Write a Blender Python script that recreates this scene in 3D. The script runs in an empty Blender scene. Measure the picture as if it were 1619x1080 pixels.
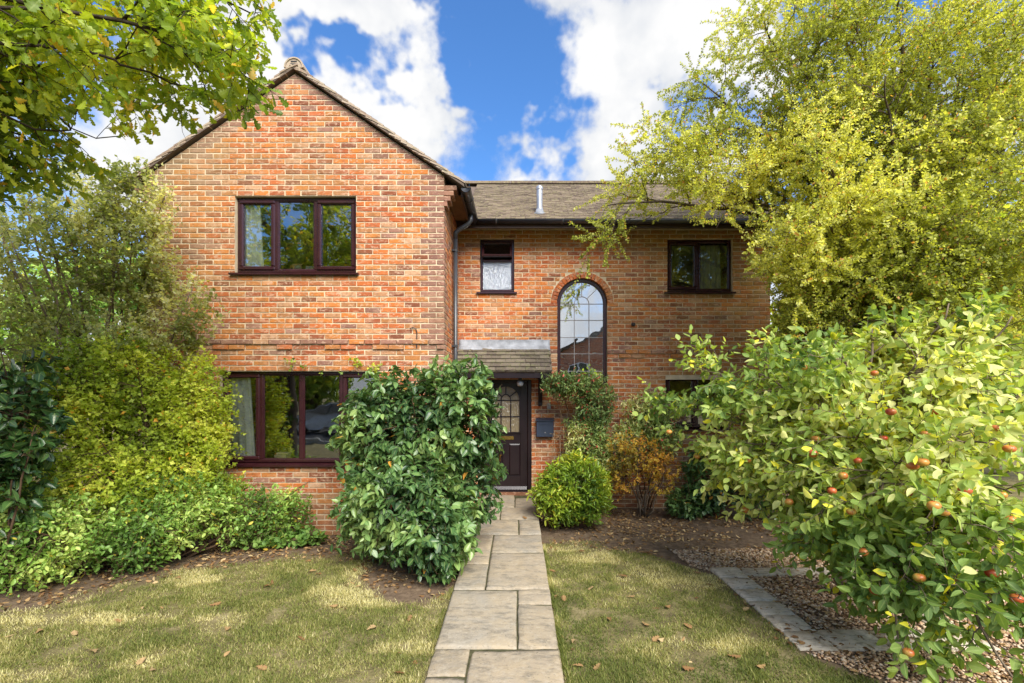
import bpy, math, random
import numpy as np
from mathutils import Matrix, Vector

rng = np.random.default_rng(11)
random.seed(11)
scene = bpy.context.scene
PI = math.pi
R = math.radians

# ------------------------------------------------------------------ camera
CAMZ = 1.9
cam_d = bpy.data.cameras.new('camera')
cam = bpy.data.objects.new('camera', cam_d)
scene.collection.objects.link(cam)
cam.location = (0, 0, CAMZ)
cam.rotation_euler = (PI / 2, 0, 0)
cam_d.sensor_width = 36
cam_d.lens = 740 * 36 / 1619
cam_d.shift_x = -(818 - 809.5) / 1619
cam_d.shift_y = 80 / 1619
cam_d.clip_start = 0.05
cam_d.clip_end = 2000
scene.camera = cam

# ------------------------------------------------------------------ light
SUN_AZ, SUN_EL = R(152), R(44)          # azimuth from +Y towards +X
SUN_STRENGTH = 2.6
SKY_STRENGTH = 0.075
CLOUD_STRENGTH = 0.395
EXPOSURE = 1.72

sun_d = bpy.data.lights.new('sun', 'SUN')
sun_d.energy = SUN_STRENGTH
sun_d.angle = R(42)          # sun behind thin bright cloud: soft, wide light
sun_d.color = (1.0, 0.94, 0.84)
sun = bpy.data.objects.new('sun', sun_d)
scene.collection.objects.link(sun)
S = Vector((math.cos(SUN_EL) * math.sin(SUN_AZ), math.cos(SUN_EL) * math.cos(SUN_AZ), math.sin(SUN_EL)))
sun.rotation_euler = S.to_track_quat('Z', 'Y').to_euler()
sun.location = (20, 20, 30)

scene.view_settings.view_transform = 'Standard'
scene.view_settings.look = 'None'
scene.view_settings.gamma = 1
scene.view_settings.exposure = EXPOSURE
scene.render.engine = 'CYCLES'
scene.cycles.use_denoising = True
try:
    scene.cycles.denoiser = 'OPENIMAGEDENOISE'
    scene.cycles.denoising_prefilter = 'ACCURATE'
except Exception:
    pass
scene.cycles.max_bounces = 8
scene.cycles.transparent_max_bounces = 12
scene.cycles.sample_clamp_indirect = 6


class NB:
    """small node-graph builder"""
    def __init__(s, nt):
        s.nt = nt
        nt.nodes.clear()

    def n(s, t, **kw):
        nd = s.nt.nodes.new(t)
        for k, v in kw.items():
            if k.startswith('i_'):
                key = k[2:]
                key = int(key) if key.isdigit() else key.replace('_', ' ')
                s.set(nd.inputs[key], v)
            else:
                setattr(nd, k, v)
        return nd

    def set(s, inp, v):
        if isinstance(v, bpy.types.NodeSocket):
            s.nt.links.new(v, inp)
        else:
            inp.default_value = v

    def math(s, op, a, b=0.0, c=None, clamp=False):
        nd = s.nt.nodes.new('ShaderNodeMath')
        nd.operation = op
        nd.use_clamp = clamp
        s.set(nd.inputs[0], a)
        s.set(nd.inputs[1], b)
        if c is not None:
            s.set(nd.inputs[2], c)
        return nd.outputs[0]

    def vmath(s, op, a, b=None):
        nd = s.nt.nodes.new('ShaderNodeVectorMath')
        nd.operation = op
        s.set(nd.inputs[0], a)
        if b is not None:
            s.set(nd.inputs[3 if op == 'SCALE' else 1], b)
        return nd.outputs['Value' if op in ('LENGTH', 'DISTANCE', 'DOT_PRODUCT') else 'Vector']

    def map(s, v, a, b, c=0.0, d=1.0, smooth=False):
        nd = s.nt.nodes.new('ShaderNodeMapRange')
        nd.interpolation_type = 'SMOOTHSTEP' if smooth else 'LINEAR'
        for i, q in enumerate((v, a, b, c, d)):
            s.set(nd.inputs[i], q)
        return nd.outputs[0]

    def mix(s, f, a, b, mode='MIX'):
        nd = s.nt.nodes.new('ShaderNodeMix')
        nd.data_type = 'RGBA'
        nd.blend_type = mode
        s.set(nd.inputs[0], f)
        s.set(nd.inputs[6], a if not isinstance(a, tuple) else (*a[:3], 1))
        s.set(nd.inputs[7], b if not isinstance(b, tuple) else (*b[:3], 1))
        return nd.outputs[2]

    def ramp(s, f, stops, interp='LINEAR'):
        nd = s.nt.nodes.new('ShaderNodeValToRGB')
        cr = nd.color_ramp
        cr.interpolation = interp
        while len(cr.elements) < len(stops):
            cr.elements.new(0.5)
        for e, (p, c) in zip(cr.elements, stops):
            e.position = p
            e.color = (*c[:3], 1)
        s.set(nd.inputs[0], f)
        return nd.outputs[0]

    def noise(s, vec=None, scale=5.0, detail=4.0, rough=0.5, color=False, dist=0.0):
        nd = s.nt.nodes.new('ShaderNodeTexNoise')
        if vec is not None:
            s.set(nd.inputs['Vector'], vec)
        nd.inputs['Scale'].default_value = scale
        nd.inputs['Detail'].default_value = detail
        nd.inputs['Roughness'].default_value = rough
        nd.inputs['Distortion'].default_value = dist
        return nd.outputs['Color' if color else 'Fac']


# ------------------------------------------------------------------ sky with broken cumulus
world = bpy.data.worlds.new('World')
scene.world = world
world.use_nodes = True
b = NB(world.node_tree)
sky = b.n('ShaderNodeTexSky', sky_type='NISHITA', sun_disc=False)
sky.sun_elevation = SUN_EL
sky.sun_rotation = SUN_AZ
sky.air_density = 1.0
sky.dust_density = 0.3
sky.ozone_density = 3.0
dv = b.n('ShaderNodeTexCoord').outputs['Generated']
sep = b.n('ShaderNodeSeparateXYZ', i_0=dv)
gy = b.math('MAXIMUM', sep.outputs[1], 0.08)
g = b.n('ShaderNodeCombineXYZ', i_0=b.math('DIVIDE', sep.outputs[0], gy), i_1=b.math('DIVIDE', sep.outputs[2], gy)).outputs[0]
warp = b.noise(dv, 7.0, 4.0, 0.6, color=True)
warp = b.vmath('SCALE', b.vmath('SUBTRACT', warp, (0.5, 0.5, 0.5)), 0.58)
gw = b.vmath('ADD', g, warp)
front = b.map(sep.outputs[1], 0.10, 0.30, smooth=True)
BL = [(590, 40, 150, 85, .8), (655, 185, 110, 75, .8), (420, 70, 130, 150, .8), (1030, 110, 190, 150, .9), (1180, 40, 130, 110, .7),
      (280, 220, 160, 100, .8), (785, 270, 50, 30, .45), (785, 185, 26, 22, .4), (980, 255, 130, 40, .6), (860, 60, 70, 60, .3),
      (545, 112, 75, 38, -1.15), (800, 120, 85, 150, -1.1), (735, 20, 55, 60, -1.0), (745, 255, 90, 60, -.5), (1085, 190, 70, 45, -.75),
      (1260, 30, 90, 50, -.6), (720, 120, 60, 40, -.5)]
acc = b.math('ADD', b.math('MULTIPLY', b.noise(dv, 3.2, 5.0, 0.6), 0.62), b.math('MULTIPLY', b.noise(dv, 9.0, 7.0, 0.66), 0.60))
for (u, v, ru, rv, w) in BL:
    q = b.vmath('SUBTRACT', gw, ((u - 818) / 740, (620 - v) / 740, 0))
    q = b.vmath('MULTIPLY', q, (740 / ru, 740 / rv, 0))
    e = b.map(b.vmath('LENGTH', q), 1.75, 0.0, 0.0, w * 0.34, smooth=True)
    acc = b.math('ADD', acc, b.math('MULTIPLY', e, front))
acc = b.math('ADD', acc, b.map(sep.outputs[2], 0.30, 0.08, 0.0, 0.16, smooth=True))
mask = b.map(acc, 0.50, 0.80, 0.0, 1.0, smooth=True)
shade = b.noise(b.vmath('ADD', dv, (0.3, 0.1, 0.07)), 5.0, 4.0, 0.55)
ccol = b.mix(b.map(b.math('ADD', b.math('MULTIPLY', shade, 0.7), b.math('MULTIPLY', acc, 0.3)), 0.40, 0.64), (0.46, 0.50, 0.57), (0.77, 0.77, 0.77))
skyc = b.mix(1.0, sky.outputs[0], (0.50, 0.80, 1.08), 'MULTIPLY')
bg1 = b.n('ShaderNodeBackground', i_0=skyc, i_1=SKY_STRENGTH)
bg2 = b.n('ShaderNodeBackground', i_0=ccol, i_1=CLOUD_STRENGTH)
mx = b.n('ShaderNodeMixShader', i_0=mask, i_1=bg1.outputs[0], i_2=bg2.outputs[0])
b.n('ShaderNodeOutputWorld', i_0=mx.outputs[0])

# ------------------------------------------------------------------ scene helpers
COL = scene.collection


def put(o, parent=None):
    COL.objects.link(o)
    if parent is not None:
        o.parent = parent
        if parent.type == 'EMPTY':
            o.matrix_parent_inverse = Matrix.Translation(parent.location).inverted()
    return o


def empty(name, loc, label, cat, group=None):
    o = bpy.data.objects.new(name, None)
    o.location = loc
    o.empty_display_size = 0.2
    COL.objects.link(o)
    return tag(o, label, cat, group)


def tag(o, label, cat, group=None):
    o['label'] = label
    o['category'] = cat
    if group:
        o['group'] = group
    return o


def mesh_from(name, V, F, mat, smooth=False):
    me = bpy.data.meshes.new(name)
    me.from_pydata([tuple(v) for v in V], [], [tuple(f) for f in F])
    if mat is not None:
        me.materials.append(mat)
    if smooth:
        me.polygons.foreach_set('use_smooth', [True] * len(me.polygons))
    me.update()
    return me


def tri_mesh(name, V, T, mat, attrs=None, vattrs=None, smooth=False):
    """V (n,3) float, T (m,3) int; attrs: face float attributes; vattrs: point float attributes"""
    me = bpy.data.meshes.new(name)
    n, m = len(V), len(T)
    me.vertices.add(n)
    me.vertices.foreach_set('co', np.ascontiguousarray(V, dtype=np.float32).ravel())
    me.loops.add(m * 3)
    me.loops.foreach_set('vertex_index', np.ascontiguousarray(T, dtype=np.int32).ravel())
    me.polygons.add(m)
    me.polygons.foreach_set('loop_start', np.arange(0, m * 3, 3, dtype=np.int32))
    me.polygons.foreach_set('loop_total', np.full(m, 3, dtype=np.int32))
    if smooth:
        me.polygons.foreach_set('use_smooth', np.ones(m, dtype=bool))
    for dom, dct in (('FACE', attrs), ('POINT', vattrs)):
        for k, a in (dct or {}).items():
            at = me.attributes.new(k, 'FLOAT', dom)
            at.data.foreach_set('value', np.ascontiguousarray(a, dtype=np.float32))
    me.materials.append(mat)
    me.update(calc_edges=True)
    me.validate()
    return me


class MB:
    """collects boxes, prisms, tubes into one mesh"""
    def __init__(s):
        s.V, s.F = [], []

    def add(s, V, F):
        o = len(s.V)
        s.V += [tuple(v) for v in V]
        s.F += [tuple(i + o for i in f) for f in F]
        return s

    def box(s, x0, x1, y0, y1, z0, z1, ch=0.0):
        if x1 < x0: x0, x1 = x1, x0
        if y1 < y0: y0, y1 = y1, y0
        if z1 < z0: z0, z1 = z1, z0
        if ch <= 0:
            V = [(x, y, z) for z in (z0, z1) for y in (y0, y1) for x in (x0, x1)]
            F = [(0, 2, 3, 1), (4, 5, 7, 6), (0, 1, 5, 4), (2, 6, 7, 3), (0, 4, 6, 2), (1, 3, 7, 5)]
            return s.add(V, F)
        c = min(ch, (x1 - x0) * .45, (y1 - y0) * .45, (z1 - z0) * .45)
        X, Y, Z = (x0, x1), (y0, y1), (z0, z1)
        V, id_ = [], {}
        for i in (0, 1):
            for j in (0, 1):
                for k in (0, 1):
                    p = [X[i], Y[j], Z[k]]
                    sg = [1 - 2 * i, 1 - 2 * j, 1 - 2 * k]
                    for a in range(3):
                        q = [p[t] + (sg[t] * c if t != a else 0) for t in range(3)]
                        id_[(i, j, k, a)] = len(V)
                        V.append(tuple(q))
        F = []
        for a in range(3):
            for e in (0, 1):
                o1, o2 = [t for t in range(3) if t != a]
                f = []
                for (p, q) in ((0, 0), (1, 0), (1, 1), (0, 1)):
                    ijk = [0, 0, 0]
                    ijk[a], ijk[o1], ijk[o2] = e, p, q
                    f.append(id_[(*ijk, a)])
                F.append(f)
        for a in range(3):
            o1, o2 = [t for t in range(3) if t != a]
            for p in (0, 1):
                for q in (0, 1):
                    A, B = [0, 0, 0], [0, 0, 0]
                    A[a], B[a] = 0, 1
                    A[o1] = B[o1] = p
                    A[o2] = B[o2] = q
                    F.append([id_[(*A, o1)], id_[(*B, o1)], id_[(*B, o2)], id_[(*A, o2)]])
        for i in (0, 1):
            for j in (0, 1):
                for k in (0, 1):
                    F.append([id_[(i, j, k, 0)], id_[(i, j, k, 1)], id_[(i, j, k, 2)]])
        return s.add(V, F)

    def prism(s, poly, a, bb, axis='y'):
        """poly: 2-D outline; extruded from a to bb along axis"""
        n = len(poly)
        def p3(u, v, w):
            return {'y': (u, w, v), 'x': (w, u, v), 'z': (u, v, w)}[axis]
        V = [p3(u, v, a) for u, v in poly] + [p3(u, v, bb) for u, v in poly]
        F = [tuple(range(n)), tuple(range(2 * n - 1, n - 1, -1))]
        F += [(i, (i + 1) % n, n + (i + 1) % n, n + i) for i in range(n)]
        return s.add(V, F)

    def strip(s, inner, outer, a, bb, closed=False):
        """band between two 2-D polylines (x,z), thick along y"""
        n = len(inner)
        V = [(p[0], a, p[1]) for p in inner] + [(p[0], a, p[1]) for p in outer] + \
            [(p[0], bb, p[1]) for p in inner] + [(p[0], bb, p[1]) for p in outer]
        F = []
        for i in range(n - 1 if not closed else n):
            j = (i + 1) % n
            F += [(i, j, n + j, n + i), (2 * n + i, 3 * n + i, 3 * n + j, 2 * n + j),
                  (i, 2 * n + i, 2 * n + j, j), (n + i, n + j, 3 * n + j, 3 * n + i)]
        if not closed:
            F += [(0, n, 3 * n, 2 * n), (n - 1, 3 * n - 1, 4 * n - 1, 2 * n - 1)]
        return s.add(V, F)

    def tube(s, pts, radii, seg=8, caps=True):
        V, F = tube_geom(pts, radii, seg, caps)
        return s.add(V, F)

    def lathe(s, prof, c, seg=20):
        """prof: (radius, z) list about a vertical axis at c"""
        V, F = [], []
        for r_, z in prof:
            for k in range(seg):
                a = 2 * PI * k / seg
                V.append((c[0] + r_ * math.cos(a), c[1] + r_ * math.sin(a), c[2] + z))
        for i in range(len(prof) - 1):
            for k in range(seg):
                k2 = (k + 1) % seg
                F.append((i * seg + k, i * seg + k2, (i + 1) * seg + k2, (i + 1) * seg + k))
        F.append(tuple(range(seg - 1, -1, -1)))
        F.append(tuple((len(prof) - 1) * seg + k for k in range(seg)))
        return s.add(V, F)

    def build(s, name, mat, parent=None, smooth=False, kind=None):
        me = mesh_from(name, s.V, s.F, mat, smooth)
        import bmesh
        bm = bmesh.new()
        bm.from_mesh(me)
        bmesh.ops.recalc_face_normals(bm, faces=bm.faces)
        bm.to_mesh(me)
        bm.free()
        o = bpy.data.objects.new(name, me)
        put(o, parent)
        if kind:
            o['kind'] = kind
        return o


def tube_geom(pts, radii, seg=8, caps=True):
    P = np.asarray(pts, float)
    n = len(P)
    if np.isscalar(radii):
        radii = [radii] * n
    T = np.gradient(P, axis=0)
    T /= np.linalg.norm(T, axis=1)[:, None] + 1e-9
    ref = np.array([0, 0, 1.0]) if abs(T[0][2]) < 0.9 else np.array([1.0, 0, 0])
    V, F = [], []
    u = np.cross(T[0], ref); u /= np.linalg.norm(u)
    for i in range(n):
        u = u - T[i] * np.dot(u, T[i]); u /= np.linalg.norm(u) + 1e-9
        w = np.cross(T[i], u)
        for k in range(seg):
            a = 2 * PI * k / seg
            V.append(P[i] + radii[i] * (math.cos(a) * u + math.sin(a) * w))
    for i in range(n - 1):
        for k in range(seg):
            k2 = (k + 1) % seg
            F.append((i * seg + k, i * seg + k2, (i + 1) * seg + k2, (i + 1) * seg + k))
    if caps:
        F.append(tuple(range(seg - 1, -1, -1)))
        F.append(tuple((n - 1) * seg + k for k in range(seg)))
    return V, F


# ------------------------------------------------------------------ materials
MATS = {}


def mat(name):
    m = bpy.data.materials.new(name)
    m.use_nodes = True
    MATS[name] = m
    return m, NB(m.node_tree)


def out(bb, sh, disp=None):
    o = bb.n('ShaderNodeOutputMaterial', i_0=sh)
    return o


def simple(name, col, rough=0.5, spec=0.5, bump=0.0, bscale=60, var=0.15, vscale=8, metal=0.0, col2=None):
    m, q = mat(name)
    pos = q.n('ShaderNodeNewGeometry').outputs['Position']
    nz = q.noise(pos, vscale, 6, 0.6)
    c2 = col2 if col2 else tuple(c * (1 - var * 2) for c in col)
    c = q.mix(q.map(nz, 0.3, 0.7), c2, col)
    p = q.n('ShaderNodeBsdfPrincipled', i_Base_Color=c, i_Roughness=rough, i_Metallic=metal)
    p.inputs['Specular IOR Level'].default_value = spec
    if bump > 0:
        bn = q.n('ShaderNodeBump', i_Strength=bump, i_Distance=0.01, i_Height=q.noise(pos, bscale, 5, 0.6))
        q.set(p.inputs['Normal'], bn.outputs[0])
    out(q, p.outputs[0])
    return m


def brick_mat():
    m, q = mat('brick')
    pos = q.n('ShaderNodeNewGeometry').outputs['Position']
    r1 = q.n('ShaderNodeAttribute', attribute_name='tint').outputs['Fac']
    dk = q.n('ShaderNodeAttribute', attribute_name='dark').outputs['Fac']
    base = q.ramp(r1, [(0.0, (0.19, 0.065, 0.034)), (0.14, (0.35, 0.092, 0.034)), (0.34, (0.48, 0.120, 0.032)), (0.58, (0.57, 0.180, 0.038)),
                       (0.74, (0.51, 0.195, 0.050)), (0.88, (0.36, 0.155, 0.058)), (1.0, (0.57, 0.33, 0.19))])
    darkc = q.ramp(q.math('FRACT', q.math('MULTIPLY', r1, 7.3)), [(0, (0.20, 0.10, 0.075)), (1, (0.34, 0.17, 0.12))])
    c = q.mix(dk, base, darkc)
    # fire-flash and lime patches that run across single bricks
    vor = q.noise(q.vmath('MULTIPLY', pos, (1, 1, 2.2)), 9.0, 5, 0.62, dist=0.6)
    c = q.mix(q.map(vor, 0.52, 0.64, 0, 0.5), c, q.mix(dk, (0.66, 0.40, 0.25), (0.42, 0.25, 0.16)))
    vd = q.noise(q.vmath('ADD', pos, (3.1, 1.7, 0.4)), 11.0, 5, 0.6, dist=0.4)
    c = q.mix(q.map(vd, 0.54, 0.66, 0, 0.5), c, (0.24, 0.115, 0.06))
    ve = q.noise(q.vmath('MULTIPLY', q.vmath('ADD', pos, (9.0, 2.0, 5.0)), (1, 1, 1.8)), 17.0, 4, 0.6, dist=0.5)
    c = q.mix(q.map(ve, 0.55, 0.64, 0, 0.62), c, (0.66, 0.45, 0.32))
    vg = q.noise(q.vmath('ADD', pos, (2.0, 6.0, 11.0)), 24.0, 5, 0.65, dist=0.7)
    c = q.mix(q.map(vg, 0.54, 0.66, 0, 0.5), c, (0.20, 0.075, 0.04))
    # broad random weathering; shade on the gable's left painted in as darker olive
    big = q.noise(pos, 0.9, 4, 0.55)
    c = q.mix(q.map(big, 0.5, 0.75, 0, 0.45), c, (0.30, 0.20, 0.08))
    sx = q.n('ShaderNodeSeparateXYZ', i_0=pos)
    edge = q.math('MULTIPLY', q.map(sx.outputs[0], -3.4, -5.0), q.map(sx.outputs[2], 2.2, 3.6))
    c = q.mix(q.math('MULTIPLY', edge, 0.4), c, (0.26, 0.19, 0.07))
    leaf_light = q.math('MULTIPLY', q.map(sx.outputs[0], 2.0, 4.2), q.map(sx.outputs[1], 8.0, 8.1))  # yellow light through the hawthorn leaves, painted on the main wall's right
    top = q.math('MULTIPLY', q.map(sx.outputs[2], 4.35, 4.7), q.map(sx.outputs[1], 8.0, 8.1))  # shade under the eave, painted as a band along the wall top
    moss_and_light = q.math('MAXIMUM', q.math('MULTIPLY', leaf_light, 0.45), q.math('MULTIPLY', top, 0.55))  # joins the painted leaf light and eave shade
    c = q.mix(q.math('MULTIPLY', moss_and_light, q.map(q.noise(pos, 4, 4), 0.25, 0.6)), c, (0.34, 0.25, 0.04))
    strk = q.noise(q.vmath('MULTIPLY', pos, (7.0, 7.0, 0.55)), 1.0, 5, 0.65)
    c = q.mix(q.map(strk, 0.55, 0.72, 0, 0.35), c, q.mix(1.0, c, (0.55, 0.52, 0.5), 'MULTIPLY'))
    pale = q.noise(q.vmath('ADD', pos, (13.0, 4.0, 8.0)), 1.6, 5, 0.6)
    c = q.mix(q.map(pale, 0.52, 0.70, 0, 0.16), c, (0.72, 0.50, 0.36))
    foot_tone = q.math('MULTIPLY', q.map(q.math('ADD', sx.outputs[2], q.math('MULTIPLY', q.noise(pos, 3.0, 4, 0.6), 0.5)), 0.75, 0.15), 0.55)  # bricks blend to dull brown towards the wall foot
    c = q.mix(foot_tone, c, (0.20, 0.125, 0.075))
    fine = q.noise(pos, 70, 5, 0.7)
    c = q.mix(q.map(fine, 0.35, 0.75, 0.0, 0.4), c, q.mix(0.5, c, (0.12, 0.06, 0.04)))
    h = q.math('ADD', q.math('MULTIPLY', vor, 0.6), q.noise(pos, 130, 5, 0.7))
    bn = q.n('ShaderNodeBump', i_Strength=0.5, i_Distance=0.006, i_Height=h)
    p = q.n('ShaderNodeBsdfPrincipled', i_Base_Color=c, i_Roughness=0.9, i_Normal=bn.outputs[0])
    p.inputs['Specular IOR Level'].default_value = 0.2
    out(q, p.outputs[0])
    return m


def tile_mat(name, c0, c1, c2, moss_and_light):
    m, q = mat(name)
    pos = q.n('ShaderNodeNewGeometry').outputs['Position']
    r1 = q.n('ShaderNodeAttribute', attribute_name='tint').outputs['Fac']
    c = q.ramp(r1, [(0, c0), (0.5, c1), (1, c2)])
    nz = q.noise(pos, 16, 6, 0.65)
    c = q.mix(q.map(nz, 0.48, 0.62, 0, 0.8), c, moss_and_light)
    n2 = q.noise(pos, 45, 5, 0.7)
    c = q.mix(q.map(n2, 0.5, 0.8, 0, 0.7), c, (0.06, 0.05, 0.04))
    c = q.mix(q.map(q.noise(q.vmath('ADD', pos, (7, 3, 1)), 60, 4, 0.6), 0.60, 0.7, 0, 0.6), c, (0.5, 0.47, 0.36))
    bn = q.n('ShaderNodeBump', i_Strength=0.6, i_Distance=0.006, i_Height=q.noise(pos, 80, 5, 0.7))
    p = q.n('ShaderNodeBsdfPrincipled', i_Base_Color=c, i_Roughness=0.92, i_Normal=bn.outputs[0])
    p.inputs['Specular IOR Level'].default_value = 0.2
    out(q, p.outputs[0])
    return m


def leaf_mat(name, stops, trans=0.45, rough=0.45, spec=0.4, vein=0.0, back=1.15):
    """colour from the per-leaf tint, part of the light passes through"""
    m, q = mat(name)
    r1 = q.n('ShaderNodeAttribute', attribute_name='tint').outputs['Fac']
    c = q.ramp(r1, stops)
    pos = q.n('ShaderNodeNewGeometry').outputs['Position']
    c = q.mix(q.map(q.noise(pos, 30, 3, 0.5), 0.35, 0.7, 0.0, 0.3), c, q.mix(1.0, c, (0.55, 0.6, 0.5), 'MULTIPLY'))
    if vein > 0:
        bl_ = q.noise(q.vmath('ADD', pos, (4.0, 1.0, 2.0)), 42, 3, 0.6)
        c = q.mix(q.map(bl_, 0.66, 0.72, 0.0, 0.55), c, (0.20, 0.12, 0.04))
        vn = q.n('ShaderNodeAttribute', attribute_name='mid').outputs['Fac']
        c = q.mix(q.map(vn, 0.80, 0.97, 0, vein), c, q.mix(0.6, c, (0.5, 0.6, 0.2)))
    p = q.n('ShaderNodeBsdfPrincipled', i_Base_Color=c, i_Roughness=rough)
    p.inputs['Specular IOR Level'].default_value = spec
    tc = q.mix(1.0, c, (1.25 * back, 1.2 * back, 0.5 * back), 'MULTIPLY')
    t = q.n('ShaderNodeBsdfTranslucent', i_0=tc)
    mxs = q.n('ShaderNodeMixShader', i_0=trans, i_1=p.outputs[0], i_2=t.outputs[0])
    out(q, mxs.outputs[0])
    return m


def glass_mat(name, refl=0.3, tint=(0.9, 0.93, 0.92), obscured=False):
    m, q = mat(name)
    pos = q.n('ShaderNodeNewGeometry').outputs['Position']
    gl = q.n('ShaderNodeBsdfGlossy', i_0=(0.95, 0.97, 1.0, 1), i_1=0.0 if not obscured else 0.12)
    if obscured:
        st = q.noise(q.vmath('MULTIPLY', pos, (1, 1, 0.22)), 60, 3, 0.5, dist=1.2)
        bn = q.n('ShaderNodeBump', i_Strength=0.9, i_Distance=0.02, i_Height=st)
        q.set(gl.inputs['Normal'], bn.outputs[0])
        tr = q.n('ShaderNodeBsdfTranslucent', i_0=(*tint, 1))
        df = q.n('ShaderNodeBsdfDiffuse', i_0=(*tint, 1))
        q.set(df.inputs['Normal'], bn.outputs[0])
        tr = q.n('ShaderNodeMixShader', i_0=0.5, i_1=tr.outputs[0], i_2=df.outputs[0])
    else:
        wav = q.noise(pos, 2.2, 2, 0.5)
        bn = q.n('ShaderNodeBump', i_Strength=0.12, i_Distance=0.02, i_Height=wav)
        q.set(gl.inputs['Normal'], bn.outputs[0])
        tr = q.n('ShaderNodeBsdfTransparent', i_0=(*tint, 1))
    fr = q.n('ShaderNodeFresnel', i_0=1.5).outputs[0]
    f = q.math('ADD', q.math('MULTIPLY', fr, 0.8), refl, clamp=True)
    mxs = q.n('ShaderNodeMixShader', i_0=f, i_1=tr.outputs[0], i_2=gl.outputs[0])
    out(q, mxs.outputs[0])
    return m


M_brick = brick_mat()
M_mortar = simple('mortar', (0.70, 0.57, 0.39), 0.95, 0.1, 0.6, 120, 0.18, 6)
M_plaster = simple('plaster', (0.42, 0.38, 0.32), 0.9, 0.2)
M_carpet = simple('carpet', (0.16, 0.12, 0.09), 0.95, 0.1)
M_frame = simple('rosewood_frame', (0.042, 0.011, 0.014), 0.26, 0.55, 0.05, 30, 0.2, 5)
M_door = simple('dark_door_paint', (0.016, 0.008, 0.011), 0.3, 0.5, 0.12, 40, 0.25, 4)
M_lead_came = simple('lead_came', (0.30, 0.28, 0.28), 0.55, 0.4)
M_black_plastic = simple('black_gutter_plastic', (0.055, 0.058, 0.066), 0.34, 0.5, 0.05, 40, 0.25, 3)
M_timber = simple('stained_timber', (0.055, 0.030, 0.020), 0.6, 0.3, 0.3, 30)
M_pine = simple('weathered_timber', (0.22, 0.12, 0.05), 0.8, 0.2, 0.3, 30)
M_tile = tile_mat('roof_tile', (0.085, 0.06, 0.045), (0.135, 0.098, 0.072), (0.20, 0.15, 0.105), (0.21, 0.18, 0.09))
M_verge = tile_mat('verge_tile', (0.24, 0.16, 0.12), (0.36, 0.27, 0.20), (0.48, 0.39, 0.30), (0.36, 0.30, 0.20))
M_canopy = tile_mat('canopy_tile', (0.10, 0.08, 0.065), (0.135, 0.11, 0.085), (0.18, 0.15, 0.115), (0.15, 0.145, 0.075))
M_undercloak = simple('undercloak', (0.16, 0.12, 0.095), 0.9, 0.2, 0.4, 40)
M_lead = simple('lead_sheet', (0.34, 0.36, 0.40), 0.55, 0.4, 0.5, 9, 0.3, 6, 0.1)
M_flue = simple('flue_metal', (0.55, 0.56, 0.60), 0.35, 0.5, 0.05, 10, 0.2, 4, 0.6)
M_glass = glass_mat('window_glass', 0.14)
M_glass_arch = glass_mat('stair_glass', 0.55)
M_obscure = glass_mat('obscured_glass', 0.25, (0.62, 0.70, 0.82), True)
M_door_glass = glass_mat('door_glass', 0.12, (0.44, 0.36, 0.22), True)
M_curtain = simple('curtain_cloth', (0.88, 0.87, 0.83), 0.9, 0.1)
M_brass = simple('brass', (0.75, 0.52, 0.16), 0.25, 0.5, 0, 1, 0.1, 5, 1.0)
M_post = simple('postbox_metal', (0.035, 0.05, 0.085), 0.35, 0.5, 0.05, 20)
M_grey = simple('grey_plastic', (0.35, 0.35, 0.36), 0.5)
M_white = simple('white_plastic', (0.75, 0.75, 0.74), 0.5)
M_black = simple('black_rubber', (0.02, 0.02, 0.022), 0.6)
M_bark = simple('bark', (0.13, 0.095, 0.065), 0.95, 0.1, 0.9, 45, 0.3, 12, 0, (0.07, 0.055, 0.042))
M_bark_oak = simple('oak_bark', (0.075, 0.058, 0.045), 0.95, 0.1, 0.9, 45, 0.3, 12, 0, (0.04, 0.032, 0.026))
M_bark_pale = simple('pale_bark', (0.22, 0.17, 0.12), 0.95, 0.1, 0.7, 45, 0.3, 12, 0, (0.12, 0.09, 0.06))
M_twig = simple('twig', (0.12, 0.075, 0.045), 0.9, 0.1, 0.3, 60)
M_wood = simple('wood', (0.42, 0.27, 0.11), 0.6, 0.3, 0.1, 30)

# ------------------------------------------------------------------ the ground
def sstep(a, bb, x):
    t = np.clip((x - a) / (bb - a), 0, 1)
    return t * t * (3 - 2 * t)


def fnoise(x, y, sc, seed=0):
    """cheap smooth value noise"""
    x = np.asarray(x) * sc + 31.7 * seed; y = np.asarray(y) * sc + 17.3 * seed
    xi, yi = np.floor(x), np.floor(y)
    fx, fy = x - xi, y - yi
    fx = fx * fx * (3 - 2 * fx); fy = fy * fy * (3 - 2 * fy)
    def h(i, j):
        v = np.sin(i * 127.1 + j * 311.7 + seed * 74.7) * 43758.5453
        return v - np.floor(v)
    return (h(xi, yi) * (1 - fx) + h(xi + 1, yi) * fx) * (1 - fy) + (h(xi, yi + 1) * (1 - fx) + h(xi + 1, yi + 1) * fx) * fy


def gz(x, y):
    x = np.asarray(x, float); y = np.asarray(y, float)
    z = -0.12 * sstep(4.6, 7.2, y) + 0.03 * (fnoise(x, y, 0.7, 1) - 0.5) + 0.012 * (fnoise(x, y, 4, 2) - 0.5)
    near = (np.abs(x + 0.15) < 0.85)
    return np.where(near, np.minimum(z, -0.006 - 0.0 * z), z)


PX0, PX1 = -0.61, 0.31


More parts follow.
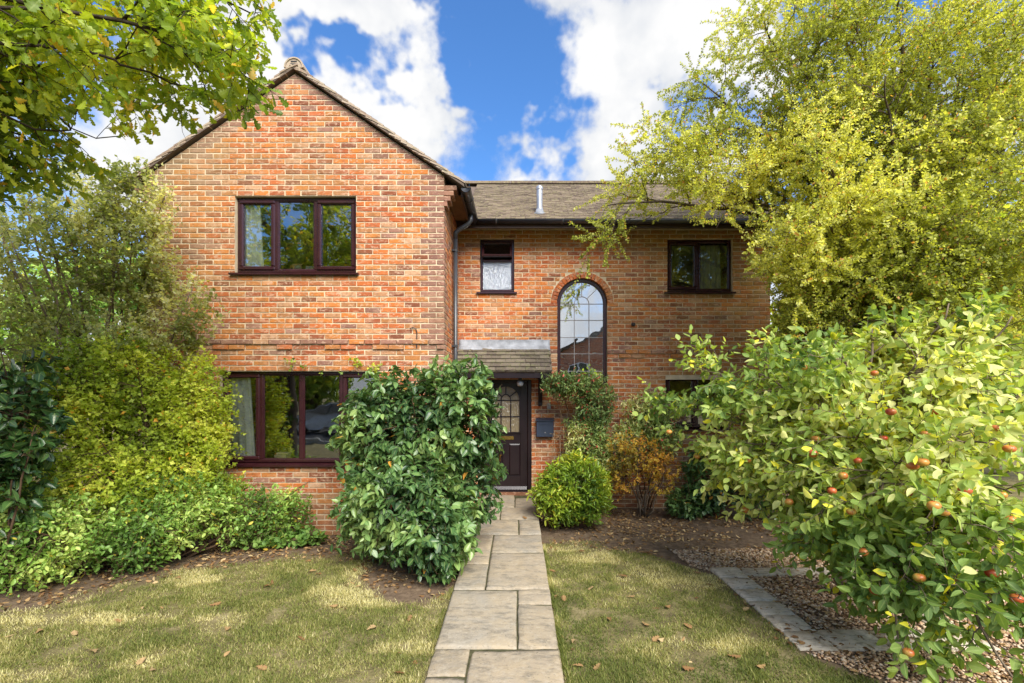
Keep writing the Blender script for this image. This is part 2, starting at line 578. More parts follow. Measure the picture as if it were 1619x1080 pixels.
def lawn_mask(x, y):
    """1 on lawn, 0 on bare soil / gravel"""
    w = (fnoise(x, y, 2.2, 3) - 0.5) * 0.6 + (fnoise(x, y, 7, 4) - 0.5) * 0.5 + (fnoise(x, y, 19, 5) - 0.5) * 0.3
    left = np.interp(x, [-6, -4.5, -3.65, -2.5, -1.5], [3.4, 4.05, 5.1, 5.65, 5.75])            # bed line on the left
    # soil under the big camellia
    dc = np.hypot((x + 0.98) / 0.72, (y - 5.1) / 0.85)
    L = sstep(0.10, -0.55, y - (left + w * 0.6)) * sstep(0.85, 1.12, dc + w * 0.4)
    rt = 5.95 - 0.28 * np.clip(x - 0.5, 0, 3)
    Rr = sstep(0.35, -0.45, y - (rt + w * 0.9)) * sstep(0.05, -0.05, x - 2.06 - np.clip(3.40 - y, 0, 9) * 0.9 + w * 0.1)
    Rr = Rr * np.where((y > 4.9) & (x > 2.0 - 0.6 * (y - 4.9)), 0.0, 1.0)
    m = np.where(x < PX0, L, Rr)
    return np.where((x > PX0) & (x < PX1), 0.0, m)


def gravel_mask(x, y):
    a = sstep(-0.05, 0.15, x - 2.02 - np.clip(3.40 - y, 0, 9) * 0.9 + 0.9 * np.clip(y - 4.98, 0, 0.55)) * (y < 6.1 - 0.1 * x)
    return a * 1.0


def axis_pts(a, bb, step, far):
    core = np.arange(a, bb + 1e-6, step)
    ext, d, p = [], step, 0.0
    while p < far:
        d *= 1.35
        p += d
        ext.append(p)
    ext = np.array(ext)
    return np.concatenate([(a - ext)[::-1], core, bb + ext])


gxs, gys = axis_pts(-6.5, 7.5, 0.06, 900), axis_pts(1.5, 8.6, 0.06, 900)
GX, GY = np.meshgrid(gxs, gys)
GZ = gz(GX, GY)
far_ = (np.abs(GX) > 9) | (GY < -3) | (GY > 12)
GZ = np.where(far_, -0.05, GZ)
nx, ny = len(gxs), len(gys)
V = np.stack([GX, GY, GZ], -1).reshape(-1, 3)
ii = (np.arange(ny - 1)[:, None] * nx + np.arange(nx - 1)[None]).ravel()
T = np.concatenate([np.stack([ii, ii + 1, ii + nx + 1], 1), np.stack([ii, ii + nx + 1, ii + nx], 1)])

m, q = mat('ground_soil')
pos = q.n('ShaderNodeNewGeometry').outputs['Position']
lw = q.n('ShaderNodeAttribute', attribute_name='lawn').outputs['Fac']
n1 = q.noise(pos, 14, 6, 0.65)
soil = q.ramp(n1, [(0.25, (0.075, 0.052, 0.036)), (0.5, (0.15, 0.105, 0.07)), (0.72, (0.24, 0.175, 0.115))])
n2 = q.noise(pos, 5, 5, 0.6)
turf = q.ramp(n2, [(0.3, (0.10, 0.08, 0.045)), (0.5, (0.17, 0.145, 0.065)), (0.7, (0.26, 0.215, 0.115))])
c = q.mix(lw, soil, turf)
bn = q.n('ShaderNodeBump', i_Strength=0.9, i_Distance=0.02, i_Height=q.noise(pos, 40, 6, 0.7))
p = q.n('ShaderNodeBsdfPrincipled', i_Base_Color=c, i_Roughness=0.95, i_Normal=bn.outputs[0])
p.inputs['Specular IOR Level'].default_value = 0.1
out(q, p.outputs[0])
M_ground = m
lm = np.where(far_, 1.0, lawn_mask(GX, GY)).ravel()
ground = bpy.data.objects.new('ground', tri_mesh('ground', V, T, M_ground, vattrs={'lawn': lm}, smooth=True))
put(ground)
ground['kind'] = 'structure'
ground['label'] = 'garden ground of thin lawn and bare brown soil around the house'

# ---- stone path, each slab its own piece
def slab_mat(name, cols, sc=3.0):
    m, q = mat(name)
    pos = q.n('ShaderNodeNewGeometry').outputs['Position']
    rnd = q.n('ShaderNodeObjectInfo').outputs['Random']
    base = q.ramp(rnd, [(i / (len(cols) - 1), cc) for i, cc in enumerate(cols)])
    vv = q.vmath('ADD', pos, q.n('ShaderNodeCombineXYZ', i_0=q.math('MULTIPLY', rnd, 37.0), i_1=q.math('MULTIPLY', rnd, 11.0)).outputs[0])
    n1 = q.noise(vv, sc, 6, 0.62, dist=0.8)
    c = q.mix(q.map(n1, 0.35, 0.65, 0, 0.75), base, (0.36, 0.285, 0.185))
    n2 = q.noise(q.vmath('MULTIPLY', vv, (1.0, 2.6, 1)), sc * 2.3, 6, 0.7)
    c = q.mix(q.map(n2, 0.48, 0.66, 0, 0.7), c, (0.13, 0.115, 0.09))
    n3 = q.noise(vv, 26, 6, 0.7)
    c = q.mix(q.map(n3, 0.5, 0.75, 0, 0.5), c, (0.46, 0.41, 0.33))
    n4 = q.noise(q.vmath('ADD', vv, (5, 5, 5)), 55, 3, 0.6)
    c = q.mix(q.map(n4, 0.64, 0.70, 0, 0.6), c, (0.05, 0.05, 0.035))
    h = q.math('ADD', q.math('MULTIPLY', n1, 1.2), q.math('MULTIPLY', q.noise(vv, 60, 6, 0.7), 0.4))
    bn = q.n('ShaderNodeBump', i_Strength=0.6, i_Distance=0.014, i_Height=h)
    p = q.n('ShaderNodeBsdfPrincipled', i_Base_Color=c, i_Roughness=0.82, i_Normal=bn.outputs[0])
    p.inputs['Specular IOR Level'].default_value = 0.3
    out(q, p.outputs[0])
    return m


M_slab = slab_mat('riven_sandstone', [(0.255, 0.215, 0.160), (0.30, 0.265, 0.21), (0.225, 0.205, 0.17), (0.33, 0.275, 0.205)])
M_edge = slab_mat('grey_edging_stone', [(0.58, 0.51, 0.41), (0.64, 0.565, 0.46), (0.53, 0.475, 0.39)], 5)
M_joint = simple('path_joint', (0.10, 0.095, 0.05), 0.95, 0.1, 0.8, 50, 0.3, 20)


def pz(y):
    return 0.022 + 0.019 * (y - 3.0)


def slab_piece(name, x0, x1, y0, y1, zf, th, material, parent, n=7, rough=0.004, gap=0.007):
    """a riven slab: uneven edges, slightly uneven top, worn arris"""
    x0, x1, y0, y1 = x0 + gap, x1 - gap, y0 + gap, y1 - gap
    s1, s2 = random.random() * 50, random.random() * 50
    us = np.concatenate([[0], np.linspace(0.03, 0.97, n), [1]])
    V, F = [], []
    N = len(us)
    tx, ty = random.uniform(-.012, .012), random.uniform(-.012, .012)
    for j, v in enumerate(us):
        for i, u in enumerate(us):
            ex = (fnoise(v * 5, s1, 1.3, 5) - 0.5) * 0.012 if i in (0, 1) else ((fnoise(v * 5, s2, 1.3, 6) - 0.5) * 0.012 if i in (N - 1, N - 2) else 0)
            ey = (fnoise(u * 5, s2, 1.3, 7) - 0.5) * 0.012 if j in (0, 1) else ((fnoise(u * 5, s1, 1.3, 8) - 0.5) * 0.012 if j in (N - 1, N - 2) else 0)
            x, y = x0 + (x1 - x0) * u + float(ex), y0 + (y1 - y0) * v + float(ey)
            z = zf(y) + float(fnoise(u * 3 + s1, v * 3 + s2, 1.6, 9) - 0.5) * 2 * rough + tx * (u - .5) + ty * (v - .5)
            if i in (0, N - 1) or j in (0, N - 1):
                z -= 0.009
            V.append((x, y, z))
    for j in range(N - 1):
        for i in range(N - 1):
            a = j * N + i
            F.append((a, a + 1, a + N + 1, a + N))
    ring = [i for i in range(N)] + [j * N + N - 1 for j in range(1, N)] + [(N - 1) * N + i for i in range(N - 2, -1, -1)] + [j * N for j in range(N - 2, 0, -1)]
    o = len(V)
    for k in ring:
        V.append((V[k][0], V[k][1], V[k][2] - th))
    L = len(ring)
    for k in range(L):
        F.append((ring[k], o + k, o + (k + 1) % L, ring[(k + 1) % L]))
    me = mesh_from(name, V, F, material, True)
    ob = bpy.data.objects.new(name, me)
    put(ob, parent)
    return ob


jb = MB()
ys = np.linspace(0.6, 8.16, 16)
for a, c_ in zip(ys[:-1], ys[1:]):
    za, zc = pz(a) - 0.014, pz(c_) - 0.014
    jb.add([(PX0 + .012, a, za), (PX1 - .012, a, za), (PX1 - .012, c_, zc), (PX0 + .012, c_, zc),
            (PX0 + .012, a, -.3), (PX1 - .012, a, -.3), (PX1 - .012, c_, -.3), (PX0 + .012, c_, -.3)],
           [(0, 1, 2, 3), (0, 3, 7, 4), (1, 5, 6, 2)])
path = jb.build('path', M_joint, None)
path['kind'] = 'structure'
path['label'] = 'straight stone flag path leading to the front door'
for (x0, x1, y0, y1) in [(PX0, -.33, .6, 1.6), (-.33, PX1, .6, 2.0), (PX0, -.34, 1.6, 3.10), (-.34, PX1, 2.0, 3.42), (PX0, -.34, 3.10, 3.42),
                         (PX0, 0.0, 3.42, 4.40), (0.0, PX1, 3.42, 4.11), (0.0, PX1, 4.11, 4.40),
                         (PX0, -.305, 4.40, 5.03), (PX0, -.305, 5.03, 6.0), (-.305, PX1, 4.40, 5.37), (-.305, PX1, 5.37, 6.0),
                         (PX0, .02, 6.0, 6.67), (.02, PX1, 6.0, 6.67), (PX0, -.25, 6.67, 7.31), (-.25, PX1, 6.67, 7.31),
                         (PX0, -.04, 7.31, 8.15), (-.04, PX1, 7.31, 7.9)]:
    slab_piece('paving_slab', x0, x1, y0, y1, pz, 0.045, M_slab, path)

# ------------------------------------------------------------------ brickwork
ZB = -0.13
CH = 0.075
FY, RY = 6.61, 8.22            # faces of the gable wing and of the main range
GXL, GXR, GXC = -5.23, -1.036, -3.133
MXR = 4.44
APEX, SLOPE = 6.40, 0.692


def clip_poly(poly, a, bb, c):
    """keep a*u+b*v<=c"""
    o = []
    n = len(poly)
    for i in range(n):
        p, r = poly[i], poly[(i + 1) % n]
        dp, dr = a * p[0] + bb * p[1] - c, a * r[0] + bb * r[1] - c
        if dp <= 0:
            o.append(p)
        if dp * dr < 0:
            t = dp / (dp - dr)
            o.append((p[0] + t * (r[0] - p[0]), p[1] + t * (r[1] - p[1])))
    return o


def brick_geom(poly, proud, ch=0.005, jit=0.0042):
    """front outline -> (V,F) in (u, -out, v)"""
    n = len(poly)
    cu = sum(p[0] for p in poly) / n
    cv = sum(p[1] for p in poly) / n
    P = [(u + random.uniform(-jit, jit), v + random.uniform(-jit, jit) * .8) for u, v in poly]
    Pi = []
    for u, v in P:
        du, dv_ = u - cu, v - cv
        Pi.append((u - math.copysign(min(ch, abs(du) * .4), du), v - math.copysign(min(ch, abs(dv_) * .4), dv_)))
    t1, t2 = random.uniform(-.0015, .0015), random.uniform(-.0015, .0015)
    V = [(u, 0.006, v) for u, v in P] + [(u, -proud + .004, v) for u, v in P]
    V += [(u, -proud + t1 * (1 if u > cu else -1) + t2, v) for u, v in Pi]
    F = [tuple(2 * n + i for i in range(n))]
    for i in range(n):
        j = (i + 1) % n
        F += [(i, j, n + j, n + i), (n + i, n + j, 2 * n + j, 2 * n + i)]
    return V, F


def attr_mesh(name, V, F, material, tints, darks, smooth=False):
    me = mesh_from(name, V, F, material, smooth)
    for nm, arr in (('tint', tints), ('dark', darks)):
        at = me.attributes.new(nm, 'FLOAT', 'FACE')
        at.data.foreach_set('value', np.asarray(arr, dtype=np.float32))
    return me


BRICK_VARIANTS = {}


def brick_variant(k, dark):
    key = (k, dark)
    if key not in BRICK_VARIANTS:
        V, F = brick_geom([(-.1065, -.031), (.1065, -.031), (.1065, .031), (-.1065, .031)], 0.006)
        tint = (k + .5) / 32
        BRICK_VARIANTS[key] = attr_mesh('brick', V, F, M_brick, [tint] * len(F), [1.0 if dark else 0.0] * len(F))
    return BRICK_VARIANTS[key]


def lay(intervals, slopes=(), top=80, first=0, u_start=0.0, dark_fn=None, proud_fn=None):
    """list of bricks: (poly, dark, proud, full)"""
    bl = []
    for i in range(first, top):
        z0 = ZB + i * CH + .0065
        z1 = z0 + .062
        off = 0.1125 if i % 2 else 0.0
        for (a, bb) in intervals(i, (z0 + z1) / 2):
            k0 = int(math.floor((a - u_start - off) / .225)) - 1
            u = u_start + off + k0 * .225
            row = []
            while u < bb:
                p0, p1 = max(u + .006, a), min(u + .219, bb)
                if p1 - p0 > 0.012:
                    row.append([p0, p1])
                u += .225
            # a sliver at an end joins its neighbour
            if len(row) > 1 and row[0][1] - row[0][0] < .05:
                row[1][0] = row[0][0]; row.pop(0)
            if len(row) > 1 and row[-1][1] - row[-1][0] < .05:
                row[-2][1] = row[-1][1]; row.pop()
            for p0, p1 in row:
                poly = [(p0, z0), (p1, z0), (p1, z1), (p0, z1)]
                cut = False
                for (ca, cb, cc) in slopes:
                    n0 = poly
                    poly = clip_poly(poly, ca, cb, cc)
                    if poly != n0:
                        cut = True
                    if len(poly) < 3:
                        break
                if len(poly) < 3 or abs(max(p[0] for p in poly) - min(p[0] for p in poly)) < .02:
                    continue
                dk = dark_fn((p0 + p1) / 2, (z0 + z1) / 2, cut) if dark_fn else 0.0
                pr = proud_fn(i, (p0 + p1) / 2) if proud_fn else 0.006
                bl.append((poly, dk, pr, (not cut) and abs(p1 - p0 - .213) < .002 and abs(pr - .006) < 1e-6))
    return bl


def emit_bricks(bl, parent, xf, n_single=0, pref=None, xf_mat=None, name='brickwork'):
    """xf maps (u,out,v) to world; n_single bricks become objects of their own"""
    singles = set()
    if n_single:
        order = sorted([k for k, e in enumerate(bl) if e[3]], key=lambda k: pref((bl[k][0][0][0] + bl[k][0][1][0]) / 2, bl[k][0][0][1] + .03))
        singles = set(order[:n_single])
    V, F, ti, da = [], [], [], []
    for k, (poly, dk, pr, full) in enumerate(bl):
        tint = random.random()
        if k in singles:
            me = brick_variant(int(tint * 31.99), dk > .5)
            o = bpy.data.objects.new('brick', me)
            cu = (poly[0][0] + poly[1][0]) / 2
            o.location = xf((cu, 0, poly[0][1] + .031))
            put(o, parent)
            continue
        v, f = brick_geom(poly, pr)
        o = len(V)
        V += [xf(p) for p in v]
        F += [tuple(i + o for i in ff) for ff in f]
        ti += [tint] * len(f)
        da += [dk] * len(f)
    ob = bpy.data.objects.new(name, attr_mesh(name, V, F, M_brick, ti, da))
    put(ob, parent)
    ob['kind'] = 'stuff'
    return ob


def sub_open(a, bb, opens, z):
    """interval [a,b] minus the openings that cover height z"""
    iv = [(a, bb)]
    for (o0, o1, z0, z1) in opens:
        if z0 < z < z1:
            nv = []
            for (p, r_) in iv:
                if o1 <= p or o0 >= r_:
                    nv.append((p, r_))
                else:
                    if o0 > p: nv.append((p, o0))
                    if o1 < r_: nv.append((o1, r_))
            iv = nv
    return iv


house = empty('brick_house', (0, 7.5, -0.15), 'two-storey red brick house with gabled wing and dark plum window frames', 'house')
cz = lambda i: ZB + i * CH
W_UP = (-3.991, -2.277, cz(49), cz(64))
W_LOW = (-4.205, -1.95, cz(13), cz(31))
W_BATH = (-.656, -.056, cz(50), cz(63))
W_RIGHT = (2.633, 3.78, cz(50), cz(63))
W_SMALL = (2.60, 3.72, cz(18), cz(31))
W_ARCH = (0.70, 1.578, cz(29), 3.46)
AR = 0.439
ACX, ACZ = 1.139, 3.46
DOOR = (-.66, .25, 0.10, cz(30))


def gable_iv(i, z):
    return sub_open(GXL, GXR, [W_UP, W_LOW], z)


def wall_boxes(mb, a, bb, z_lo, z_hi, opens, y0, y1):
    zs = sorted(set([z_lo, z_hi] + [z for o in opens for z in o[2:4] if z_lo < z < z_hi]))
    for za, zb_ in zip(zs[:-1], zs[1:]):
        for (p, r_) in sub_open(a, bb, opens, (za + zb_) / 2):
            mb.box(p, r_, y0, y1, za, zb_)


# gable wall: mortar bed, then every brick
gw_ = MB()
EAVE_Z = APEX - SLOPE * (GXC - GXL)
wall_boxes(gw_, GXL, GXR, -0.35, EAVE_Z, [W_UP, W_LOW], FY, FY + .27)
gw_.prism([(GXL, EAVE_Z), (GXR, EAVE_Z), (GXC, APEX)], FY, FY + .27)
gable_wall = gw_.build('gable_wall', M_mortar, house)
rake = APEX - .005


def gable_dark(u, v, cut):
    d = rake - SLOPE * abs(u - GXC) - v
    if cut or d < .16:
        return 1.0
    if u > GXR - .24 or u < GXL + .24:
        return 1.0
    if abs(v - cz(36) - .04) < .03 and random.random() < .7:
        return 1.0
    p = .06 + (.16 if u < -4.2 and v > 2.6 else 0)
    return 1.0 if random.random() < p else 0.0


def band_proud(i, u):
    if i == 36:
        return 0.030
    if i == 35:
        return 0.030 if int(math.floor(u / .16)) % 2 else 0.007
    return 0.006


slopes = [(SLOPE, 1, rake + SLOPE * GXC), (-SLOPE, 1, rake - SLOPE * GXC)]
bl = lay(gable_iv, slopes, 90, 0, GXR + .005 - 30 * .225, gable_dark, band_proud)
emit_bricks(bl, gable_wall, lambda p: (p[0], FY + p[1], p[2]), 300, lambda u, v: abs(u + 2.6) / 1.5 + abs(v - 3.9) / 1.2)

# corbelled kneelers at both eaves
for sgn, xe in ((1, GXR), (-1, GXL)):
    V, F, ti, da = [], [], [], []
    for k, i in enumerate((62, 63, 64, 65)):
        z0 = cz(i) + .005
        L = .045 * (k + 1)
        for yy in (0, .1075):
            mb = MB().box(xe - sgn * .003, xe + sgn * L, FY - .008 + yy, FY + .1 + yy, z0, z0 + .067, .004)
            o = len(V)
            V += mb.V
            F += [tuple(t + o for t in f) for f in mb.F]
            ti += [random.random()] * len(mb.F)
            da += [1.0] * len(mb.F)
    ob = bpy.data.objects.new('kneeler', attr_mesh('kneeler', V, F, M_brick, ti, da))
    put(ob, gable_wall)

# return wall of the wing
rw = MB().box(GXR - .27, GXR, FY + .27, RY, -.35, 4.75).build('return_wall', M_mortar, house)
bl = lay(lambda i, z: [(FY - .006, RY - .004)], (), 65, 0, FY - .1, lambda u, v, c: 1.0 if u < FY + .12 else (1.0 if random.random() < .1 else 0.0), None)
emit_bricks(bl, rw, lambda p: (GXR - p[1], p[0], p[2]))
# other outer walls of the house, not facing the garden
m, q = mat('plain_brick_wall')
pos = q.n('ShaderNodeNewGeometry').outputs['Position']
sp = q.n('ShaderNodeSeparateXYZ', i_0=pos)
uv = q.n('ShaderNodeCombineXYZ', i_0=q.math('ADD', sp.outputs[0], sp.outputs[1]), i_1=sp.outputs[2]).outputs[0]
bt = q.n('ShaderNodeTexBrick', i_Vector=uv, i_Scale=1.0)
bt.inputs['Color1'].default_value = (0.42, 0.13, 0.05, 1)
bt.inputs['Color2'].default_value = (0.25, 0.09, 0.05, 1)
bt.inputs['Mortar'].default_value = (0.55, 0.45, 0.32, 1)
bt.inputs['Mortar Size'].default_value = 0.006
bt.inputs['Brick Width'].default_value = 0.225
bt.inputs['Row Height'].default_value = 0.075
pp = q.n('ShaderNodeBsdfPrincipled', i_Base_Color=bt.outputs[0], i_Roughness=0.9)
out(q, pp.outputs[0])
M_plainbrick = m
MB().box(GXL, GXL + .27, FY + .27, 12.3, -.35, 4.72).build('side_wall', M_plainbrick, house)
MB().box(MXR - .27, MXR, RY + .27, 12.3, -.35, 4.75).build('side_wall', M_plainbrick, house)
MB().box(GXL, MXR, 12.3, 12.57, -.35, 4.72).build('back_wall', M_plainbrick, house)
MB().box(GXL + .27, GXR - .27, FY + .27, 12.3, 2.50, 2.62).box(GXR - .27, MXR - .27, RY + .27, 12.3, 2.50, 2.62).build('upper_floor', M_plaster, house)
MB().box(GXL + .27, GXR - .27, FY + .27, 12.3, 4.72, 4.76).box(GXR - .27, MXR - .27, RY + .27, 12.3, 4.72, 4.76).build('ceiling', M_plaster, house)
MB().box(GXL + .27, MXR - .27, FY + 2.9, 12.3, .02, .12).box(GXL + .27, GXR - .27, FY + .27, FY + 2.9, .02, .12).build('ground_floor', M_carpet, house)
MB().box(GXR - .35, GXR - .27, RY + .27, 12.3, .12, 2.5).box(GXL + .27, GXR - .27, 10.2, 10.3, .12, 4.72).box(GXR - .27, MXR - .27, 10.4, 10.5, .12, 4.72).build('inner_wall', M_plaster, house)

# main wall
MAIN_OPEN = [W_BATH, W_RIGHT, W_SMALL, DOOR]


def arch_half(z, r_):
    if z < W_ARCH[2]:
        return 0
    if z <= ACZ:
        return r_
    return math.sqrt(max(r_ * r_ - (z - ACZ) ** 2, 0))


def main_iv(i, z):
    op = list(MAIN_OPEN)
    if z > ACZ - .01:
        h = arch_half(z - .03, AR + .118)
    else:
        h = arch_half(z, AR)
    if h > 0:
        op.append((ACX - h, ACX + h, z - .01, z + .01))
    return sub_open(GXR + .006, MXR, op, z)


mw = MB()
zs = [-.35, DOOR[2], W_SMALL[2], W_ARCH[2], DOOR[3], W_BATH[2]] + [ACZ + .02 * k for k in range(0, 29)] + [W_BATH[3], 4.80]
zs = sorted(set(zs))
for za, zb_ in zip(zs[:-1], zs[1:]):
    zm = (za + zb_) / 2
    op = list(MAIN_OPEN)
    h = arch_half(zm, AR + (.06 if zm > ACZ else 0))
    if h > 0:
        op.append((ACX - h, ACX + h, zm - .001, zm + .001))
    for (p_, r_) in sub_open(GXR, MXR, op, zm):
        mw.box(p_, r_, RY, RY + .27, za, zb_)
main_wall = mw.build('main_wall', M_mortar, house)


def main_dark(u, v, cut):
    if abs(v - cz(36) - .04) < .03:
        return 1.0 if random.random() < .5 else 0.0
    return 1.0 if random.random() < .05 else 0.0


bl = lay(main_iv, (), 65, 0, GXR, main_dark, lambda i, u: band_proud(i, u) if u > ACX else 0.006)
emit_bricks(bl, main_wall, lambda p: (p[0], RY + p[1], p[2]), 300, lambda u, v: abs(u - 1.3) / 1.6 + abs(v - 3.6) / 0.8)
# ring of headers over the stair window, each its own brick
NV = 23
for k in range(NV):
    a0 = PI * (k + .06) / NV
    a1 = PI * (k + .94) / NV
    r0, r1_ = AR + .004, AR + .112
    poly = [(ACX + r_ * math.cos(a), ACZ + r_ * math.sin(a)) for r_, a in ((r0, a0), (r0, a1), (r1_, a1), (r1_, a0))]
    v, f = brick_geom(poly[::-1], 0.011, .003, .001)
    v = [(x, y + (0.05 if y > 0 else 0), z) for x, y, z in v]
    me = attr_mesh('arch_brick', [(x, RY + y, z) for x, y, z in v], f, M_brick, [random.uniform(.15, .6)] * len(f), [0.0] * len(f))
    put(bpy.data.objects.new('arch_brick', me), main_wall)

# ------------------------------------------------------------------ windows
def bars(mb, x0, x1, z0, z1, w, ya, yb, ch=.008):
    mb.box(x0, x1, ya, yb, z1 - w, z1, ch)
    mb.box(x0, x1, ya, yb, z0, z0 + w, ch)
    mb.box(x0, x0 + w, ya + .001, yb - .001, z0 + w - .004, z1 - w + .004, ch)
    mb.box(x1 - w, x1, ya + .001, yb - .001, z0 + w - .004, z1 - w + .004, ch)


def casement(rect, ywall, lights, label=None, fw=.045, setback=.055):
    """lights: list of (x0,x1,kind); kind o = opening sash, f = fixed"""
    x0, x1, z0, z1 = rect
    ya = ywall + setback
    zs = z0 + .055
    mb = MB()
    bars(mb, x0 + .003, x1 - .003, zs, z1 - .004, fw, ya, ya + .07)
    for (a, bb, k) in lights[:-1]:
        mb.box(bb - .03, bb + .03, ya + .002, ya + .068, zs + fw - .004, z1 - fw, .008)
    wnd = mb.build('window', M_frame, house)
    if label:
        wnd['label'] = label
    for n, (a, bb, k) in enumerate(lights):
        p0 = a + (fw if n == 0 else .028)
        p1 = bb - (fw if n == len(lights) - 1 else .028)
        q0, q1 = zs + fw - .002, z1 - fw - .002
        if k == 'o':
            sb = MB()
            bars(sb, p0 - .012, p1 + .012, q0 - .010, q1 + .012, .058, ya - .018, ya + .045, .014)
            sb.build('sash', M_frame, wnd)
            g0, g1, h0, h1 = p0 + .044, p1 - .044, q0 + .046, q1 - .044
        else:
            sb = MB()
            bars(sb, p0 - .003, p1 + .003, q0 - .003, q1 + .003, .018, ya + .012, ya + .05, .006)
            sb.build('glazing_bead', M_frame, wnd)
            g0, g1, h0, h1 = p0 + .014, p1 - .014, q0 + .014, q1 - .014
        MB().box(g0 - .004, g1 + .004, ya + .026, ya + .032, h0 - .004, h1 + .004).build('pane', M_glass, wnd)
    sl = MB()
    sl.prism([(ywall - .055, z0 + .004), (ywall - .055, z0 + .03), (ya + .06, z0 + .054), (ya + .06, z0 + .004)], x0 - .06, x1 + .04, 'x')
    sl.build('sill', M_frame, wnd)
    # dark reveal lining so the opening reads deep
    return wnd


def split(rect, fr, kinds):
    x0, x1 = rect[0], rect[1]
    e = [x0 + (x1 - x0) * f for f in fr]
    return [(e[i], e[i + 1], kinds[i]) for i in range(len(kinds))]


casement(W_UP, FY, split(W_UP, (0, .325, .655, 1), 'ofo'))
casement(W_LOW, FY, split(W_LOW, (0, .245, .5, .755, 1), 'offo'))
casement(W_RIGHT, RY, split(W_RIGHT, (0, .49, 1), 'of'))
casement(W_SMALL, RY, split(W_SMALL, (0, .5, 1), 'of'))

# bathroom window: fixed obscured pane under a top-hung vent that stands open
x0, x1, z0, z1 = W_BATH
ya = RY + .05
zs_ = z0 + .05
mb = MB()
bars(mb, x0 + .003, x1 - .003, zs_, z1 - .004, .045, ya, ya + .07)
ZT = z0 + .60
mb.box(x0 + .04, x1 - .04, ya + .002, ya + .068, ZT - .02, ZT + .02, .006)
bath = mb.build('window', M_frame, house)
bath['label'] = 'small plum framed window with obscured pane and open top vent'
MB().box(x0 + .045, x1 - .045, ya + .03, ya + .036, zs_ + .04, ZT - .015).build('pane', M_obscure, bath)
ang = R(24)
vb = MB()
hx0, hx1 = x0 + .035, x1 - .035
H_ = z1 - .05 - ZT - .01
bars(vb, hx0, hx1, -H_, 0, .042, -.03, .02, .008)
vp = MB().box(hx0 + .035, hx1 - .035, -.008, -.002, -H_ + .035, -.035)
for mbx, nm, mt in ((vb, 'vent_sash', M_frame), (vp, 'pane', M_glass)):
    mbx.V = [(x, ya + y * math.cos(ang) + z * math.sin(ang), z1 - .052 + z * math.cos(ang) - y * math.sin(ang)) for x, y, z in mbx.V]
    mbx.build(nm, mt, bath)
MB().box(x0 + .06, x1 - .06, ya + .075, ya + .085, ZT + .10, ZT + .13).build('vent_stay', M_grey, bath)
MB().prism([(RY - .05, z0 + .004), (RY - .05, z0 + .03), (ya + .06, z0 + .052), (ya + .06, z0 + .004)], x0 - .06, x1 + .05, 'x').build('sill', M_frame, bath)


def arch_outline(cx, zb_, zsp, r_, n=24):
    pts = [(cx - r_, zb_)] + [(cx + r_ * math.cos(PI - PI * k / n), zsp + r_ * math.sin(PI - PI * k / n)) for k in range(n + 1)] + [(cx + r_, zb_)]
    return pts


# arched stair window
ya = RY + .05
aw = MB()
aw.strip(arch_outline(ACX, W_ARCH[2], ACZ, AR - .05), arch_outline(ACX, W_ARCH[2], ACZ, AR - .002), ya, ya + .07)
aw.strip(arch_outline(ACX, W_ARCH[2], ACZ, AR - .062), arch_outline(ACX, W_ARCH[2], ACZ, AR - .05), ya + .015, ya + .05)
aw.box(ACX - AR + .03, ACX + AR - .03, ya + .002, ya + .068, W_ARCH[2], W_ARCH[2] + .06, .008)
arch_w = aw.build('window', M_frame, house)
arch_w['label'] = 'tall arched stair window with leaded glazing bars'
ro = AR - .055
MB().prism(arch_outline(ACX, W_ARCH[2] + .05, ACZ, ro), ya + .028, ya + .033).build('pane', M_glass_arch, arch_w)
cb = MB()
t = .006
for zz in (3.46, 3.17, 2.867, 2.578, 2.27):
    cb.box(ACX - ro, ACX + ro, ya + .018, ya + .026, zz - t, zz + t)
for xx in (ACX - .13, ACX + .13):
    cb.box(xx - t, xx + t, ya + .019, ya + .025, W_ARCH[2] + .05, ACZ)
n = 14
cb.strip([(ACX + (.13 - t) * math.cos(PI * k / n), ACZ + (.13 - t) * math.sin(PI * k / n)) for k in range(n + 1)],
         [(ACX + (.13 + t) * math.cos(PI * k / n), ACZ + (.13 + t) * math.sin(PI * k / n)) for k in range(n + 1)], ya + .019, ya + .025)
for a in (45, 90, 135):
    ca, sa = math.cos(R(a)), math.sin(R(a))
    p0, p1 = (ACX + .13 * ca, ACZ + .13 * sa), (ACX + (ro + .01) * ca, ACZ + (ro + .01) * sa)
    cb.prism([(p0[0] - t * sa, p0[1] + t * ca), (p0[0] + t * sa, p0[1] - t * ca), (p1[0] + t * sa, p1[1] - t * ca), (p1[0] - t * sa, p1[1] + t * ca)], ya + .018, ya + .026)
cb.build('glazing_bar', M_lead_came, arch_w)
MB().prism([(RY - .05, W_ARCH[2] - .02), (RY - .05, W_ARCH[2] + .01), (ya + .06, W_ARCH[2] + .02), (ya + .06, W_ARCH[2] - .02)], W_ARCH[0] - .03, W_ARCH[1] + .03, 'x').build('sill', M_frame, arch_w)

# ------------------------------------------------------------------ front door
TH = 0.155
yd = RY + .03
dl0, dl1 = -.585, .175
df = MB()
df.box(DOOR[0], dl0 - .004, yd - .02, yd + .09, TH, DOOR[3] - .003, .01)
df.box(dl1 + .004, DOOR[1], yd - .02, yd + .09, TH, DOOR[3] - .003, .01)
df.box(dl0 - .004, dl1 + .004, yd - .019, yd + .089, 2.06, DOOR[3] - .003, .008)
df.build('door_frame', M_door, house)
MB().box(DOOR[0], DOOR[1], RY - .10, yd + .10, .02, TH).build('door_step', M_brick, house)
